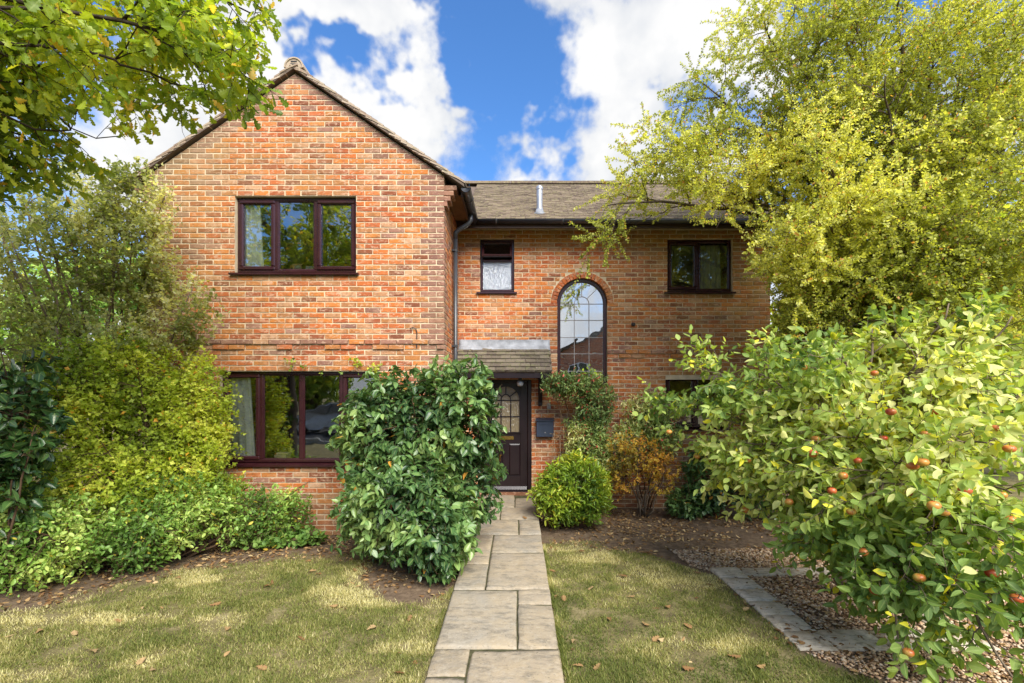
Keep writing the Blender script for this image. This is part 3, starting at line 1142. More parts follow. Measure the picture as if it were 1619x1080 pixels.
# leaf: stiles and rails round the glazing, raised panels below
GC, GR, GS, GB = -.2025, .258, 1.755, 1.19
dp = MB()
ft, bk = yd, yd + .045
outl = arch_outline(GC, GB, GS, GR, 20)
dp.box(dl0, GC - GR, ft, bk, TH + .005, 2.055, .004)
dp.box(GC + GR, dl1, ft, bk, TH + .005, 2.055, .004)
for k in range(1, len(outl) - 2):
    (xa, za), (xb, zb_) = outl[k], outl[k + 1]
    dp.prism([(xa, za), (xb, zb_), (xb, 2.055), (xa, 2.055)], ft + .0005, bk - .0005)
dp.box(GC - GR, GC + GR, ft + .0005, bk - .0005, 1.0, GB)
dp.box(GC - GR, GC + GR, ft + .0005, bk - .0005, TH + .005, .42)
dp.box(GC - .05, GC + .05, ft + .0005, bk - .0005, .42, 1.0)
dp.box(GC - GR, GC + GR, ft + .016, bk - .002, .42, 1.0)
door = dp.build('door', M_door, house)
door['label'] = 'dark plum panelled front door with arched glazed top'
for px0, px1 in ((GC - GR, GC - .05), (GC + .05, GC + GR)):
    w_ = .028
    V = [(px0 + .006, ft + .016, .426), (px1 - .006, ft + .016, .426), (px1 - .006, ft + .016, .994), (px0 + .006, ft + .016, .994),
         (px0 + w_, ft + .003, .426 + w_), (px1 - w_, ft + .003, .426 + w_), (px1 - w_, ft + .003, .994 - w_), (px0 + w_, ft + .003, .994 - w_)]
    MB().add(V, [(4, 5, 6, 7), (0, 1, 5, 4), (1, 2, 6, 5), (2, 3, 7, 6), (3, 0, 4, 7)]).build('door_panel', M_door, door)
db = MB()
db.strip(arch_outline(GC, GB, GS, GR - .018, 20), arch_outline(GC, GB, GS, GR + .012, 20), ft - .012, ft + .01)
db.box(GC - GR - .014, GC + GR + .014, ft - .016, ft + .01, GB - .025, GB + .008, .006)
t = .009
for zz in (GS, 1.467):
    db.box(GC - GR + .01, GC + GR - .01, ft + .006, ft + .018, zz - t, zz + t)
for xx in (GC - .085, GC + .085):
    db.box(xx - t, xx + t, ft + .007, ft + .017, GB, GS)
db.strip([(GC + (.085 - t) * math.cos(PI * k / n), GS + (.105 - t) * math.sin(PI * k / n)) for k in range(n + 1)],
         [(GC + (.085 + t) * math.cos(PI * k / n), GS + (.105 + t) * math.sin(PI * k / n)) for k in range(n + 1)], ft + .007, ft + .017)
for a in (40, 90, 140):
    ca, sa = math.cos(R(a)), math.sin(R(a))
    p0, p1 = (GC + .09 * ca, GS + .105 * sa), (GC + (GR - .01) * ca, GS + (GR - .01) * sa)
    db.prism([(p0[0] - t * sa, p0[1] + t * ca), (p0[0] + t * sa, p0[1] - t * ca), (p1[0] + t * sa, p1[1] - t * ca), (p1[0] - t * sa, p1[1] + t * ca)], ft + .006, ft + .018)
db.build('glazing_bar', M_door, door)
MB().prism(arch_outline(GC, GB, GS, GR - .004, 20), ft + .02, ft + .026).build('pane', M_door_glass, door)
MB().box(GC - .14, GC + .14, ft - .012, ft, 1.06, 1.125, .006).box(GC - .115, GC + .115, ft - .017, ft - .011, 1.073, 1.112, .003).build('letter_plate', M_brass, door)
kh = MB().tube([(GC - .10, ft - .01, .80), (GC - .10, ft - .022, .79), (GC - .10, ft - .022, .69), (GC - .10, ft - .008, .68)], .009, 8)
kh.tube([(GC - .105, ft, .79), (GC - .075, ft - .035, .79)], .014, 10)
kh.build('door_pull', M_brass, door)
MB().prism([(ft - .035, TH + .02), (ft - .035, TH + .035), (ft - .002, TH + .085), (ft - .002, TH + .02)], dl0 + .01, dl1 - .01, 'x').build('weather_bar', M_door, door)
MB().box(dl0, dl1, RY - .05, ft + .04, TH, TH + .018, .004).build('threshold', M_door, house)

# ------------------------------------------------------------------ roofs
def tile_geom(w, l, t, camber=.004):
    """plain tile: width along x, length along +y (up-slope), slightly cambered"""
    V, F = [], []
    ysx = [0, .5, 1]
    for top in (0, 1):
        for k, s_ in enumerate(ysx):
            for x in (-w / 2, w / 2):
                V.append((x, s_ * l, camber * (1 - (2 * s_ - 1) ** 2) + top * t))
    F = [(0, 1, 3, 2), (2, 3, 5, 4), (6, 8, 9, 7), (8, 10, 11, 9), (0, 6, 7, 1), (4, 5, 11, 10), (0, 2, 8, 6), (2, 4, 10, 8), (1, 7, 9, 3), (3, 9, 11, 5)]
    return V, F


def tiled_slope(name, origin, along, up, nrm, width, length, gauge, tw, tl, th, material, parent, seed=0, lift=.05):
    """rows of tiles joined; origin at the eave corner"""
    rr = random.Random(seed)
    O, A, U, Nn = map(lambda v: np.array(v, float), (origin, along, up, nrm))
    V0, F0 = tile_geom(tw - .004, tl, th)
    V0 = np.array(V0)
    rows = int(length / gauge)
    VV, FF, ti = [], [], []
    cnt = 0
    for r_ in range(rows + 1):
        off = (r_ % 2) * tw / 2
        k = -1 if off else 0
        x = -off
        while x < width - .01:
            xc = x + tw / 2
            if 0.02 < xc < width - .02 or True:
                tilt = lift + rr.uniform(-.012, .018)
                sk = rr.uniform(-.015, .015)
                L = V0.copy()
                L[:, 1] += rr.uniform(-.006, .006)
                lx = L[:, 0] + L[:, 1] * sk
                ly = L[:, 1]
                lz = L[:, 2] + (tl - ly) * tilt * .5 + rr.uniform(0, .004)
                lx = np.clip(lx + xc, 0, width)
                ly = ly + r_ * gauge
                ly = np.minimum(ly, length + .02)
                P = O + lx[:, None] * A + ly[:, None] * U + lz[:, None] * Nn
                VV.append(P)
                FF += [tuple(i + cnt for i in f) for f in F0]
                cnt += len(P)
                ti += [rr.random()] * len(F0)
            x += tw
    me = attr_mesh(name, np.concatenate(VV), FF, material, ti, [0.0] * len(FF))
    o = bpy.data.objects.new(name, me)
    put(o, parent)
    o['kind'] = 'stuff'
    return o


th_ = math.atan(SLOPE)
cs, sn = math.cos(th_), math.sin(th_)
# main roof deck
EY, EZ = 7.80, 4.79
SPAN = 2.30
RIDGE_Y, RIDGE_Z = EY + SPAN, EZ + SPAN * SLOPE
rb = MB()
rb.add([(GXC + .3, EY + .02, EZ - .035), (MXR + .12, EY + .02, EZ - .035), (MXR + .12, RIDGE_Y, RIDGE_Z - .035), (GXC + .3, RIDGE_Y, RIDGE_Z - .035),
        (GXC + .3, 2 * RIDGE_Y - EY, EZ - .035), (MXR + .12, 2 * RIDGE_Y - EY, EZ - .035),
        (GXC + .3, EY + .02, EZ - .055), (MXR + .12, EY + .02, EZ - .055), (MXR + .12, RIDGE_Y, RIDGE_Z - .055), (GXC + .3, RIDGE_Y, RIDGE_Z - .055),
        (GXC + .3, 2 * RIDGE_Y - EY, EZ - .055), (MXR + .12, 2 * RIDGE_Y - EY, EZ - .055)],
       [(0, 1, 2, 3), (3, 2, 5, 4), (6, 9, 8, 7), (9, 10, 11, 8), (0, 6, 7, 1), (1, 7, 8, 2), (2, 8, 11, 5), (0, 3, 9, 6), (3, 4, 10, 9), (4, 5, 11, 10)])
roof = rb.build('main_roof', M_undercloak, house)
tiled_slope('roof_tiles', (-.86, EY - .045, EZ - .058), (1, 0, 0), (0, cs, sn), (0, -sn, cs), MXR + .12 + .86, SPAN / cs + .03, .100, .165, .265, .026, M_tile, roof, 3, .13)
tiled_slope('roof_tiles', (MXR + .12, 2 * RIDGE_Y - EY + .045, EZ - .058), (-1, 0, 0), (0, -cs, sn), (0, sn, cs), MXR + .12 + .86, SPAN / cs + .03, .100, .33, .265, .014, M_tile, roof, 4)
k = 0
x = -2.4
while x < MXR + .1:
    x2 = min(x + .45, MXR + .14)
    rt = MB()
    ang_ = [PI * (.02 + .96 * j / 10) for j in range(11)]
    rt_in = [(RIDGE_Y + .10 * math.cos(a), RIDGE_Z - .035 + .085 * math.sin(a)) for a in ang_]
    rt_out = [(RIDGE_Y + .115 * math.cos(a), RIDGE_Z - .03 + .10 * math.sin(a)) for a in ang_]
    nn = len(ang_)
    Vv = [(x + .004, *p_) for p_ in rt_in] + [(x + .004, *p_) for p_ in rt_out] + [(x2, *p_) for p_ in rt_in] + [(x2, *p_) for p_ in rt_out]
    Ff = []
    for i in range(nn - 1):
        Ff += [(i, i + 1, nn + i + 1, nn + i), (2 * nn + i, 3 * nn + i, 3 * nn + i + 1, 2 * nn + i + 1), (nn + i, nn + i + 1, 3 * nn + i + 1, 3 * nn + i), (i, 2 * nn + i, 2 * nn + i + 1, i + 1)]
    me = attr_mesh('ridge_tile', Vv, Ff, M_tile, [random.random()] * len(Ff), [0] * len(Ff))
    put(bpy.data.objects.new('ridge_tile', me), roof)
    x = x2

# wing roof
WX = GXR + .27                      # eave overhang edge on the right
WZ = APEX + .03 - SLOPE * (WX - GXC)
VY = FY - .07                       # verge line
WB = 12.6
wm = MB()
half = WX - GXC
top_ = APEX + .03
for dz in (0,):
    wm.prism([(GXC - half, WZ), (GXC, top_), (GXC + half, WZ), (GXC + half, WZ + .02), (GXC, top_ + .022), (GXC - half, WZ + .02)], VY + .004, WB)
wroof = wm.build('wing_roof', M_undercloak, house)
tiled_slope('roof_tiles', (GXC + half + .03, VY + .17, WZ - .015), (0, 1, 0), (-cs, 0, sn), (sn, 0, cs), WB - VY - .17, half / cs + .03, .100, .33, .265, .014, M_tile, wroof, 5)
tiled_slope('roof_tiles', (GXC - half - .03, WB, WZ - .015), (0, -1, 0), (cs, 0, sn), (-sn, 0, cs), WB - VY - .17, half / cs + .03, .100, .33, .265, .014, M_tile, wroof, 6)
Vt, Ft = tile_geom(.17, .27, .022, .008)
rows = int((half / cs - .02) / .1)
VM = []
for k in range(8):
    Vj = [(x + random.uniform(-.003, .003), y, z) for x, y, z in Vt]
    VM.append(attr_mesh('verge_tile', Vj, Ft, M_verge, [k / 7] * len(Ft), [0] * len(Ft)))
for sgn in (1, -1):
    for r_ in range(rows):
        s_ = r_ * .1
        tilt = th_ - R(9.0) + R(random.uniform(-1.5, 2.2))
        # local x -> world -y*sgn.., local y -> up slope, local z -> normal
        ux, uz = -sgn * math.cos(tilt), math.sin(tilt)
        nxv = Vector((sgn * math.sin(tilt), 0, math.cos(tilt)))
        up = Vector((ux, 0, uz))
        ax = up.cross(nxv)
        px = GXC + sgn * (half + .035) - sgn * s_ * cs
        pzv = WZ - .01 + s_ * sn + .038
        M4 = Matrix(((ax.x, up.x, nxv.x, px), (ax.y, up.y, nxv.y, VY + .085 + random.uniform(-.008, .008)), (ax.z, up.z, nxv.z, pzv), (0, 0, 0, 1)))
        o = bpy.data.objects.new('verge_tile', VM[random.randrange(8)])
        put(o, wroof)
        o.matrix_basis = M4
# undercloak strip and bedding under the verge
uc = MB()
for sgn in (1, -1):
    pa = (GXC + sgn * (half + .02), WZ - .016)
    pb = (GXC, top_ + .002)
    if sgn > 0:
        uc.prism([pa, pb, (pb[0], pb[1] + .038), (pa[0], pa[1] + .038)], VY + .006, FY - .002)
    else:
        uc.prism([pa, pb, (pb[0], pb[1] + .038), (pa[0], pa[1] + .038)], VY + .0065, FY - .002)
uc.build('undercloak', M_undercloak, wroof)
# half-round ridge tiles with a vented end cap
y = VY + .01
first = True
while y < WB - 2:
    y2 = y + .45
    nn = 13
    an = [PI * j / (nn - 1) for j in range(nn)]
    pin = [(GXC + .118 * math.cos(a), top_ + .02 + .125 * math.sin(a)) for a in an]
    pou = [(GXC + .138 * math.cos(a), top_ + .02 + .145 * math.sin(a)) for a in an]
    mbx = MB().strip(pin, pou, y, y2 - .006)
    if first:
        mbx.prism([p_ for p_ in pin], y + .012, y + .03)
    me = attr_mesh('ridge_tile', mbx.V, mbx.F, M_verge, [.8 if first else random.random()] * len(mbx.F), [0] * len(mbx.F))
    rto = put(bpy.data.objects.new('ridge_tile', me), wroof)
    if first:
        sl = MB()
        for zz, hw in ((top_ + .105, .042), (top_ + .068, .05)):
            sl.box(GXC - hw, GXC + hw, y + .006, y + .0135, zz - .008, zz + .008)
        sl.build('vent_slot', M_black, rto)
    first = False
    y = y2

# rafter feet, fascia and boards under the main eave
rf = MB()
MB().box(GXR + .02, MXR + .1, EY + .10, RY - .01, EZ + .005, EZ + .02).build('soffit_board', M_timber, house)
for xr in np.arange(-.58, MXR, .585):
    f = MB().prism([(EY + .06, EZ - .13), (EY + .06, EZ - .06), (RY + .02, EZ + .17), (RY + .02, EZ + .07)], xr - .022, xr + .022, 'x')
    f.build('rafter_foot', M_timber, house)
MB().box(GXR + .02, MXR + .1, EY + .015, EY + .045, EZ - .15, EZ - .045).build('fascia', M_timber, house)


def gutter(name, p0, p1, r_=.06, endcap=True, parent=None):
    """half-round channel from p0 to p1, open at the top"""
    p0, p1 = Vector(p0), Vector(p1)
    d = (p1 - p0).normalized()
    side = d.cross(Vector((0, 0, 1))).normalized()
    n_ = 14
    V, F = [], []
    for P in (p0, p1):
        for rr in (r_, r_ - .005):
            for k in range(n_ + 1):
                a = PI * k / n_
                q_ = P + side * (rr * math.cos(a)) + Vector((0, 0, -rr * math.sin(a)))
                V.append(tuple(q_))
    m_ = n_ + 1
    for k in range(n_):
        F += [(k, k + 1, 2 * m_ + k + 1, 2 * m_ + k), (m_ + k, 3 * m_ + k, 3 * m_ + k + 1, m_ + k + 1)]
        F += [(k, m_ + k, m_ + k + 1, k + 1), (2 * m_ + k, 2 * m_ + k + 1, 3 * m_ + k + 1, 3 * m_ + k)]
    F += [(0, 2 * m_, 3 * m_, m_), (n_, m_ + n_, 3 * m_ + n_, 2 * m_ + n_)]
    if endcap:
        for P, s_ in ((p0, 0), (p1, 2 * m_)):
            F.append(tuple(s_ + k for k in range(n_ + 1)))
    g = MB().add(V, F)
    o = g.build(name, M_black_plastic, parent or house, True)
    for P_ in np.arange(0.35, (p1 - p0).length, 1.1):
        c = p0 + d * float(P_)
        bk_ = MB()
        V2, F2 = [], []
        for e in (-.018, .018):
            for rr in (r_ + .007, r_ + .001):
                for k in range(n_ + 1):
                    a = PI * k / n_
                    q_ = c + d * e + side * (rr * math.cos(a)) + Vector((0, 0, -rr * math.sin(a)))
                    V2.append(tuple(q_))
        for k in range(n_):
            F2 += [(k, k + 1, 2 * m_ + k + 1, 2 * m_ + k), (k, m_ + k, m_ + k + 1, k + 1), (2 * m_ + k, 2 * m_ + k + 1, 3 * m_ + k + 1, 3 * m_ + k)]
        bk_.add(V2, F2).build('gutter_bracket', M_black_plastic, o, True)
    return o


GZm = EZ - .035
gutter('gutter', (-.70, EY - .03, GZm), (MXR + .14, EY - .03, GZm))
gutter('gutter', (WX + .045, FY - .075, GZm + .005), (WX + .045, EY + .10, GZm + .005), .072)
# swan-neck and downpipe on the return wall
DPX, DPY = GXR + .062, 7.36
dpn = MB()
dpn.tube([(WX + .03, DPY, GZm - .06), (WX + .03, DPY, GZm - .16), (WX - .01, DPY, GZm - .215), (DPX + .05, DPY, GZm - .30), (DPX, DPY, GZm - .35), (DPX, DPY, GZm - .45)], .036, 14)
dpn.tube([(DPX, DPY, GZm - .40), (DPX, DPY, -.05)], .034, 14)
dpo = dpn.build('downpipe', M_black_plastic, house, True)
for zz in (4.12, 2.62, 1.2):
    MB().tube([(DPX, DPY, zz - .02), (DPX, DPY, zz + .02)], .041, 14).box(GXR, DPX + .01, DPY - .05, DPY + .05, zz - .012, zz + .012).build('pipe_clip', M_black_plastic, dpo)
# boxed eave of the wing on the right
MB().box(GXR + .002, WX - .02, FY + .22, EY + .2, WZ - .03, WZ - .01).build('soffit_board', M_pine, house)
MB().box(WX - .03, WX - .005, FY + .02, EY + .1, WZ - .13, WZ + .0).build('fascia', M_timber, house)

# flue on the main roof
FXp = (853 - 818) / 740 * 8.1
fl = MB().tube([(FXp, 8.10, 4.92), (FXp, 8.10, 5.40)], .052, 18).tube([(FXp, 8.10, 5.05), (FXp, 8.10, 5.08)], .062, 18)
fl.lathe([(.055, 0), (.06, .01), (.058, .05), (.035, .075)], (FXp, 8.10, 5.395))
fluo = fl.build('flue_pipe', M_flue, roof, False)
MB().lathe([(.13, -.03), (.12, .02), (.075, .05), (.062, .10), (.055, .10)], (FXp, 8.09, 4.95)).build('flue_collar', M_lead, roof, True)

# porch canopy over the door
CX0, CX1 = GXR + .012, .575
CY, CZ = 7.74, 2.245
crise, crun = .46, RY - CY
cth = math.atan2(crise, crun)
cc, ss = math.cos(cth), math.sin(cth)
cd = MB().prism([(CY + .01, CZ - .012), (RY - .006, CZ + crise - .016), (RY - .006, CZ + crise - .045), (CY + .01, CZ - .04)], CX0, CX1 - .01, 'x')
canopy = cd.build('porch_canopy', M_undercloak, house)
Vt, Ft = tile_geom(.160, .20, .032, .004)
CVM = [attr_mesh('canopy_tile', [(x + random.uniform(-.003, .003), y + random.uniform(-.004, .004), z + random.uniform(-.002, .002)) for x, y, z in Vt], Ft, M_canopy, [k / 9] * len(Ft), [0] * len(Ft)) for k in range(10)]
nrow = 6
cg = (math.hypot(crise, crun) - .06) / nrow
for r_ in range(nrow):
    off = .0825 if r_ % 2 else 0
    x = CX0 + .002 - off
    while x < CX1 - .01:
        a, bb = max(x, CX0), min(x + .165, CX1)
        if bb - a > .03:
            s_ = r_ * cg - .03
            tl = cth - R(15) + R(random.uniform(-2.5, 3))
            up = Vector((0, math.cos(tl), math.sin(tl)))
            nv = Vector((0, -math.sin(tl), math.cos(tl)))
            sc = (bb - a) / .165
            M4 = Matrix(((sc, 0, 0, (a + bb) / 2), (0, up.y, nv.y, CY + s_ * cc), (0, up.z, nv.z, CZ + s_ * ss + .012 + random.uniform(0, .004)), (0, 0, 0, 1)))
            o = put(bpy.data.objects.new('canopy_tile', CVM[random.randrange(10)]), canopy)
            o.matrix_basis = M4
        x += .165
# lead flashing, dressed unevenly over the top course
fv, ff = [], []
nxs = 30
for i in range(nxs + 1):
    x = CX0 + (CX1 - CX0 - .005) * i / nxs
    wv = float(fnoise(i * .55, 3.0, 1.0, 12) - .5)
    fv += [(x, RY - .012, CZ + crise + .115 + wv * .010), (x, RY - .014, CZ + crise + .03), (x, RY - .07 - .004 * wv, CZ + crise - .025 + wv * .01), (x, RY - .125 + wv * .012, CZ + crise - .078 + wv * .014)]
for i in range(nxs):
    for j in range(3):
        a = i * 4 + j
        ff.append((a, a + 1, a + 5, a + 4))
me = mesh_from('flashing', fv, ff, M_lead, True)
fo = put(bpy.data.objects.new('flashing', me), canopy)
md = fo.modifiers.new('thick', 'SOLIDIFY')
md.thickness = .004
MB().box(CX0, CX1 - .004, CY + .005, CY + .03, CZ - .115, CZ - .03, .004).build('fascia', M_door, canopy)
MB().box(CX0, CX1 - .02, CY + .032, RY - .006, CZ - .10, CZ - .085).build('soffit_board', M_door, canopy)
for bx in (.40, -.95):
    br = MB()
    br.box(bx - .035, bx + .035, RY - .075, RY - .004, 1.66, CZ - .10, .006)
    br.prism([(RY - .075, 1.72), (RY - .075, 1.80), (CY + .10, CZ - .10), (CY + .04, CZ - .10)], bx - .028, bx + .028, 'x')
    br.build('bracket', M_door, canopy)

# ------------------------------------------------------------------ things on and in the house
mbx = MB()
mbx.box(.33, .63, RY - .115, RY - .01, 1.12, 1.40, .008)
mbx.prism([(RY - .135, 1.398), (RY - .135, 1.41), (RY - .008, 1.45), (RY - .008, 1.398)], .32, .64, 'x')
o = mbx.build('post_box', M_post)
tag(o, 'dark blue metal post box on the brick beside the front door', 'post box')
pb = MB().box(.37, .59, RY - .121, RY - .114, 1.33, 1.365, .003)
f_ = pb.build('flap', M_post, o)
MB().tube([(.48, RY - .115, 1.20), (.48, RY - .123, 1.20)], .010, 10).build('lock', M_grey, o)
ks = MB().box(.515, .585, RY - .05, RY - .008, 1.60, 1.705, .012)
o = ks.build('key_safe', M_grey)
tag(o, 'small grey key safe on the brick above the post box', 'key safe')
MB().box(.53, .57, RY - .056, RY - .049, 1.655, 1.695, .004).build('dial_cover', M_white, o)
MB().box(.54, .56, RY - .0575, RY - .0555, 1.662, 1.682, .001).build('dial', M_black, o)
for lx, lz, lab in ((.045, 2.06, 'round grey glass lamp hanging under the porch, right of the pair'), (-.46, 2.04, 'round grey glass lamp under the porch, half hidden by the camellia')):
    e = empty('porch_lamp', (lx, RY - .30, lz), lab, 'lamp')
    MB().lathe([(.012, -.066), (.045, -.055), (.058, -.03), (.058, .0), (.045, .03), (.02, .042)], (lx, RY - .30, lz), 18).build('globe', simple('lamp_glass', (.30, .31, .33), .12, .7, .3, 90), e, True)
    MB().lathe([(.03, .04), (.03, .075), (.02, .08)], (lx, RY - .30, lz), 14).build('cap', M_black_plastic, e)
    MB().tube([(lx, RY - .30, lz + .075), (lx, RY - .30, CZ - .099)], .006, 6).build('stem', M_black_plastic, e)
# cable ends on the walls
cbx = MB().tube([(-1.42, FY - .012, 2.52), (-1.415, FY - .014, 2.74), (-1.43, FY - .02, 2.795), (-1.47, FY - .03, 2.81), (-1.51, FY - .035, 2.785)], .007, 6)
tag(cbx.build('cable', M_black), 'short black cable curling out of the gable wall', 'cable')
cbx = MB().tube([(2.53, RY - .012, 1.0), (2.53, RY - .014, .55), (2.50, RY - .014, .50), (2.42, RY - .012, .49)], .007, 6)
tag(cbx.build('cable', M_black), 'thin black cable fixed low on the main brick wall', 'cable')
cbx = MB().lathe([(.012, -.03), (.035, -.02), (.035, .02), (.012, .03)], (2.03, RY - .03, 3.085), 8)
tag(cbx.build('wall_vent', M_black), 'small black fitting on the brick right of the arched window', 'fitting')


def curtain(x0, x1, y, z0, z1, lean, label):
    n_, mrow = 46, 8
    V, F = [], []
    for j in range(mrow + 1):
        v = j / mrow
        wd = (x1 - x0) * (1 - lean * (1 - v) * 0 - lean * v)
        for i in range(n_ + 1):
            u = i / n_
            V.append((x0 + wd * u, y + .020 * math.sin(u * 8 * PI) + .008 * math.sin(u * 23 + v * 2), z0 + (z1 - z0) * v))
    for j in range(mrow):
        for i in range(n_):
            a = j * (n_ + 1) + i
            F.append((a, a + 1, a + n_ + 2, a + n_ + 1))
    o = put(bpy.data.objects.new('curtain', mesh_from('curtain', V, F, M_curtain, True)))
    o.modifiers.new('thick', 'SOLIDIFY').thickness = .004
    tag(o, label, 'curtain')


curtain(-3.93, -3.62, FY + .13, 3.3, 4.66, .25, 'cream curtain at the left of the upper gable window')
curtain(-4.15, -3.74, FY + .13, .60, 2.17, .25, 'white curtain drawn back in the lower gable window')
curtain(3.34, 3.72, RY + .30, 3.3, 4.58, .1, 'cream curtain in the right upper window of the main wall')
MB().box(-4.15, -2.0, FY + .15, FY + .42, cz(13) + .03, cz(13) + .06).build('inner_sill', M_white, house)
MB().box(-3.95, -2.3, FY + .15, FY + .42, cz(49) + .03, cz(49) + .06).build('inner_sill', M_white, house)
M_photo = simple('photo_print', (.35, .33, .28), .4, .5, 0, 1, .4, 18)


def picture(x, y, z, w, h, fm, label, ry=0.0):
    e = empty('picture_frame', (x, y, z), label, 'picture frame')
    mb = MB()
    bars(mb, x - w / 2, x + w / 2, z, z + h, .018, y - .008, y + .008, .003)
    f = mb.build('frame', fm, e)
    MB().box(x - w / 2 + .015, x + w / 2 - .015, y - .002, y + .003, z + .015, z + h - .015).build('print', M_photo, e)


zs1 = cz(49) + .06
picture(-3.22, FY + .24, zs1, .13, .17, M_wood, 'wooden picture frame on the upper window sill')
picture(-2.98, FY + .26, zs1, .25, .14, M_grey, 'wide silver picture frame on the upper window sill')
picture(-2.50, FY + .24, zs1, .20, .13, M_wood, 'low golden picture frame at the right of the upper window sill')
zs2 = cz(13) + .06
e = empty('wooden_box', (-3.42, FY + .24, zs2), 'small pale wooden box on the lower window sill', 'box')
MB().box(-3.50, -3.34, FY + .13, FY + .29, zs2, zs2 + .09, .004).build('body', simple('pale_wood', (.55, .42, .25), .6), e)
MB().box(-3.505, -3.335, FY + .185, FY + .295, zs2 + .092, zs2 + .115, .004).build('lid', simple('pale_wood_lid', (.6, .47, .28), .6), e)
e = empty('ornament', (-3.83, FY + .26, zs2), 'turned brown wooden ornament beside the white curtain', 'ornament')
MB().lathe([(.05, 0), (.03, .02), (.015, .05), (.02, .10), (.06, .15), (.075, .20), (.05, .235), (.02, .24)], (-3.83, FY + .26, zs2), 16).build('body', M_wood, e, True)
picture(-4.02, FY + .25, zs2, .2, .19, M_black, 'black picture frame in the corner of the lower window')

# ------------------------------------------------------------------ leaves and plants
def norm(a):
    return a / (np.linalg.norm(a, axis=-1, keepdims=True) + 1e-9)


def leaf_tpl(kind):
    if kind == 'kite':
        V = [(0, 0, 0), (.5, .36, .10), (1, 0, -.06), (.5, -.36, .10)]
        return np.array(V), np.array([(0, 2, 1), (0, 3, 2)]), np.array([1., 0, 1, 0])
    if kind == 'lobed':      # small hawthorn-like blade
        V = [(0, 0, 0), (.35, .18, .04), (.62, .48, .08), (.72, .2, .04), (1, 0, -.05), (.72, -.2, .04), (.62, -.48, .08), (.35, -.18, .04)]
        return np.array(V), np.array([(0, 4, 1), (1, 3, 2), (1, 4, 3), (0, 7, 4), (7, 6, 5), (7, 5, 4)]), np.array([1., .3, 0, .3, 1, .3, 0, .3])
    if kind == 'oak':
        ts = [0, .10, .20, .30, .40, .52, .62, .74, .84, .94, 1]
        ws = [.015, .03, .13, .08, .22, .12, .29, .17, .25, .12, .02]
    elif kind == 'ovate':
        ts = [0, .14, .38, .66, .88, 1]
        ws = [.01, .17, .27, .22, .09, .0]
    elif kind == 'narrow':
        ts = [0, .3, .7, 1]
        ws = [.01, .13, .12, 0]
    elif kind == 'round':
        ts = [0, .1, .35, .7, .93, 1]
        ws = [.02, .22, .40, .36, .16, .02]
    V, mid = [], []
    for t_, w_ in zip(ts, ws):
        z = .02 - .16 * t_ * t_ + .02 * math.sin(t_ * 9)
        V += [(t_, 0, z), (t_, w_, z + .42 * w_ + .02 * math.sin(t_ * 21)), (t_, -w_, z + .42 * w_ - .02 * math.sin(t_ * 17))]
        mid += [1., 0, 0]
    F = []
    for i in range(len(ts) - 1):
        a, c_ = 3 * i, 3 * i + 3
        F += [(a, c_, c_ + 1), (a, c_ + 1, a + 1), (a, a + 2, c_ + 2), (a, c_ + 2, c_)]
    return np.array(V), np.array(F), np.array(mid)


TPL = {k: leaf_tpl(k) for k in ('kite', 'lobed', 'oak', 'ovate', 'narrow', 'round')}


def leaf_frames(P, axis, nrm):
    x = norm(axis)
    z = nrm - x * (nrm * x).sum(-1, keepdims=True)
    z = norm(z)
    y = np.cross(z, x)
    return np.stack([x, y, z], -1)                 # columns


def leaves_mesh(name, P, Fr, size, tint, tpl, material):
    V0, F0, mid = TPL[tpl]
    N = len(P)
    loc = V0[None] * size[:, None, None]
    W = np.einsum('nij,nkj->nki', Fr, loc) + P[:, None, :]
    T = F0[None] + (np.arange(N) * len(V0))[:, None, None]
    return tri_mesh(name, W.reshape(-1, 3), T.reshape(-1, 3), material,
                    attrs={'tint': np.repeat(tint, len(F0))}, vattrs={'mid': np.tile(mid, N)}, smooth=tpl not in ('kite', 'lobed'))


def twig_leaves(tp, td, tl, k, size, sj=.25, spread=.9, droop=.25, up=.9, jit=.45, start=.1, face=.75):
    """leaves spiralling along straight twigs: positions, frames, sizes"""
    N = len(tp)
    s_ = start + (1 - start) * (np.arange(k)[None] + rng.random((N, k)) * .8) / k
    s_ = np.minimum(s_, 1.0)
    P = tp[:, None] + td[:, None] * (tl[:, None] * s_)[..., None]
    ref = np.where(np.abs(td[:, 2:3]) < .9, np.array([[0, 0, 1.]]), np.array([[1., 0, 0]]))
    u = norm(np.cross(td, ref))
    w = np.cross(td, u)
    ang = (np.arange(k)[None] * 2.4 + rng.random((N, 1)) * 6.28 + rng.normal(0, .4, (N, k)))
    rad = u[:, None] * np.cos(ang)[..., None] + w[:, None] * np.sin(ang)[..., None]
    ax = td[:, None] * (.55 + .5 * s_)[..., None] + rad * spread
    ax = ax + rng.normal(0, .2, ax.shape)
    ax[..., 2] -= droop
    nr = np.zeros_like(ax)
    nr[..., 2] = up * .75
    nr = nr + td[:, None] * face
    nr = nr + rng.normal(0, jit, ax.shape)
    P, ax, nr = P.reshape(-1, 3), ax.reshape(-1, 3), nr.reshape(-1, 3)
    sz = size * (1 + rng.uniform(-sj, sj, len(P)))
    return P, leaf_frames(P, ax, nr), sz


def tubes_mesh(name, lines, material, seg=5):
    """many tapered tubes as one mesh; lines: (pts, radii)"""
    VV, FF, c = [], [], 0
    for pts, rad in lines:
        sg = seg if rad[0] > .006 else 3
        V, F = tube_geom(pts, rad, sg if rad[0] < .03 else 10, True)
        VV += V
        FF += [tuple(i + c for i in f) for f in F]
        c += len(V)
    return mesh_from(name, VV, FF, material, True)


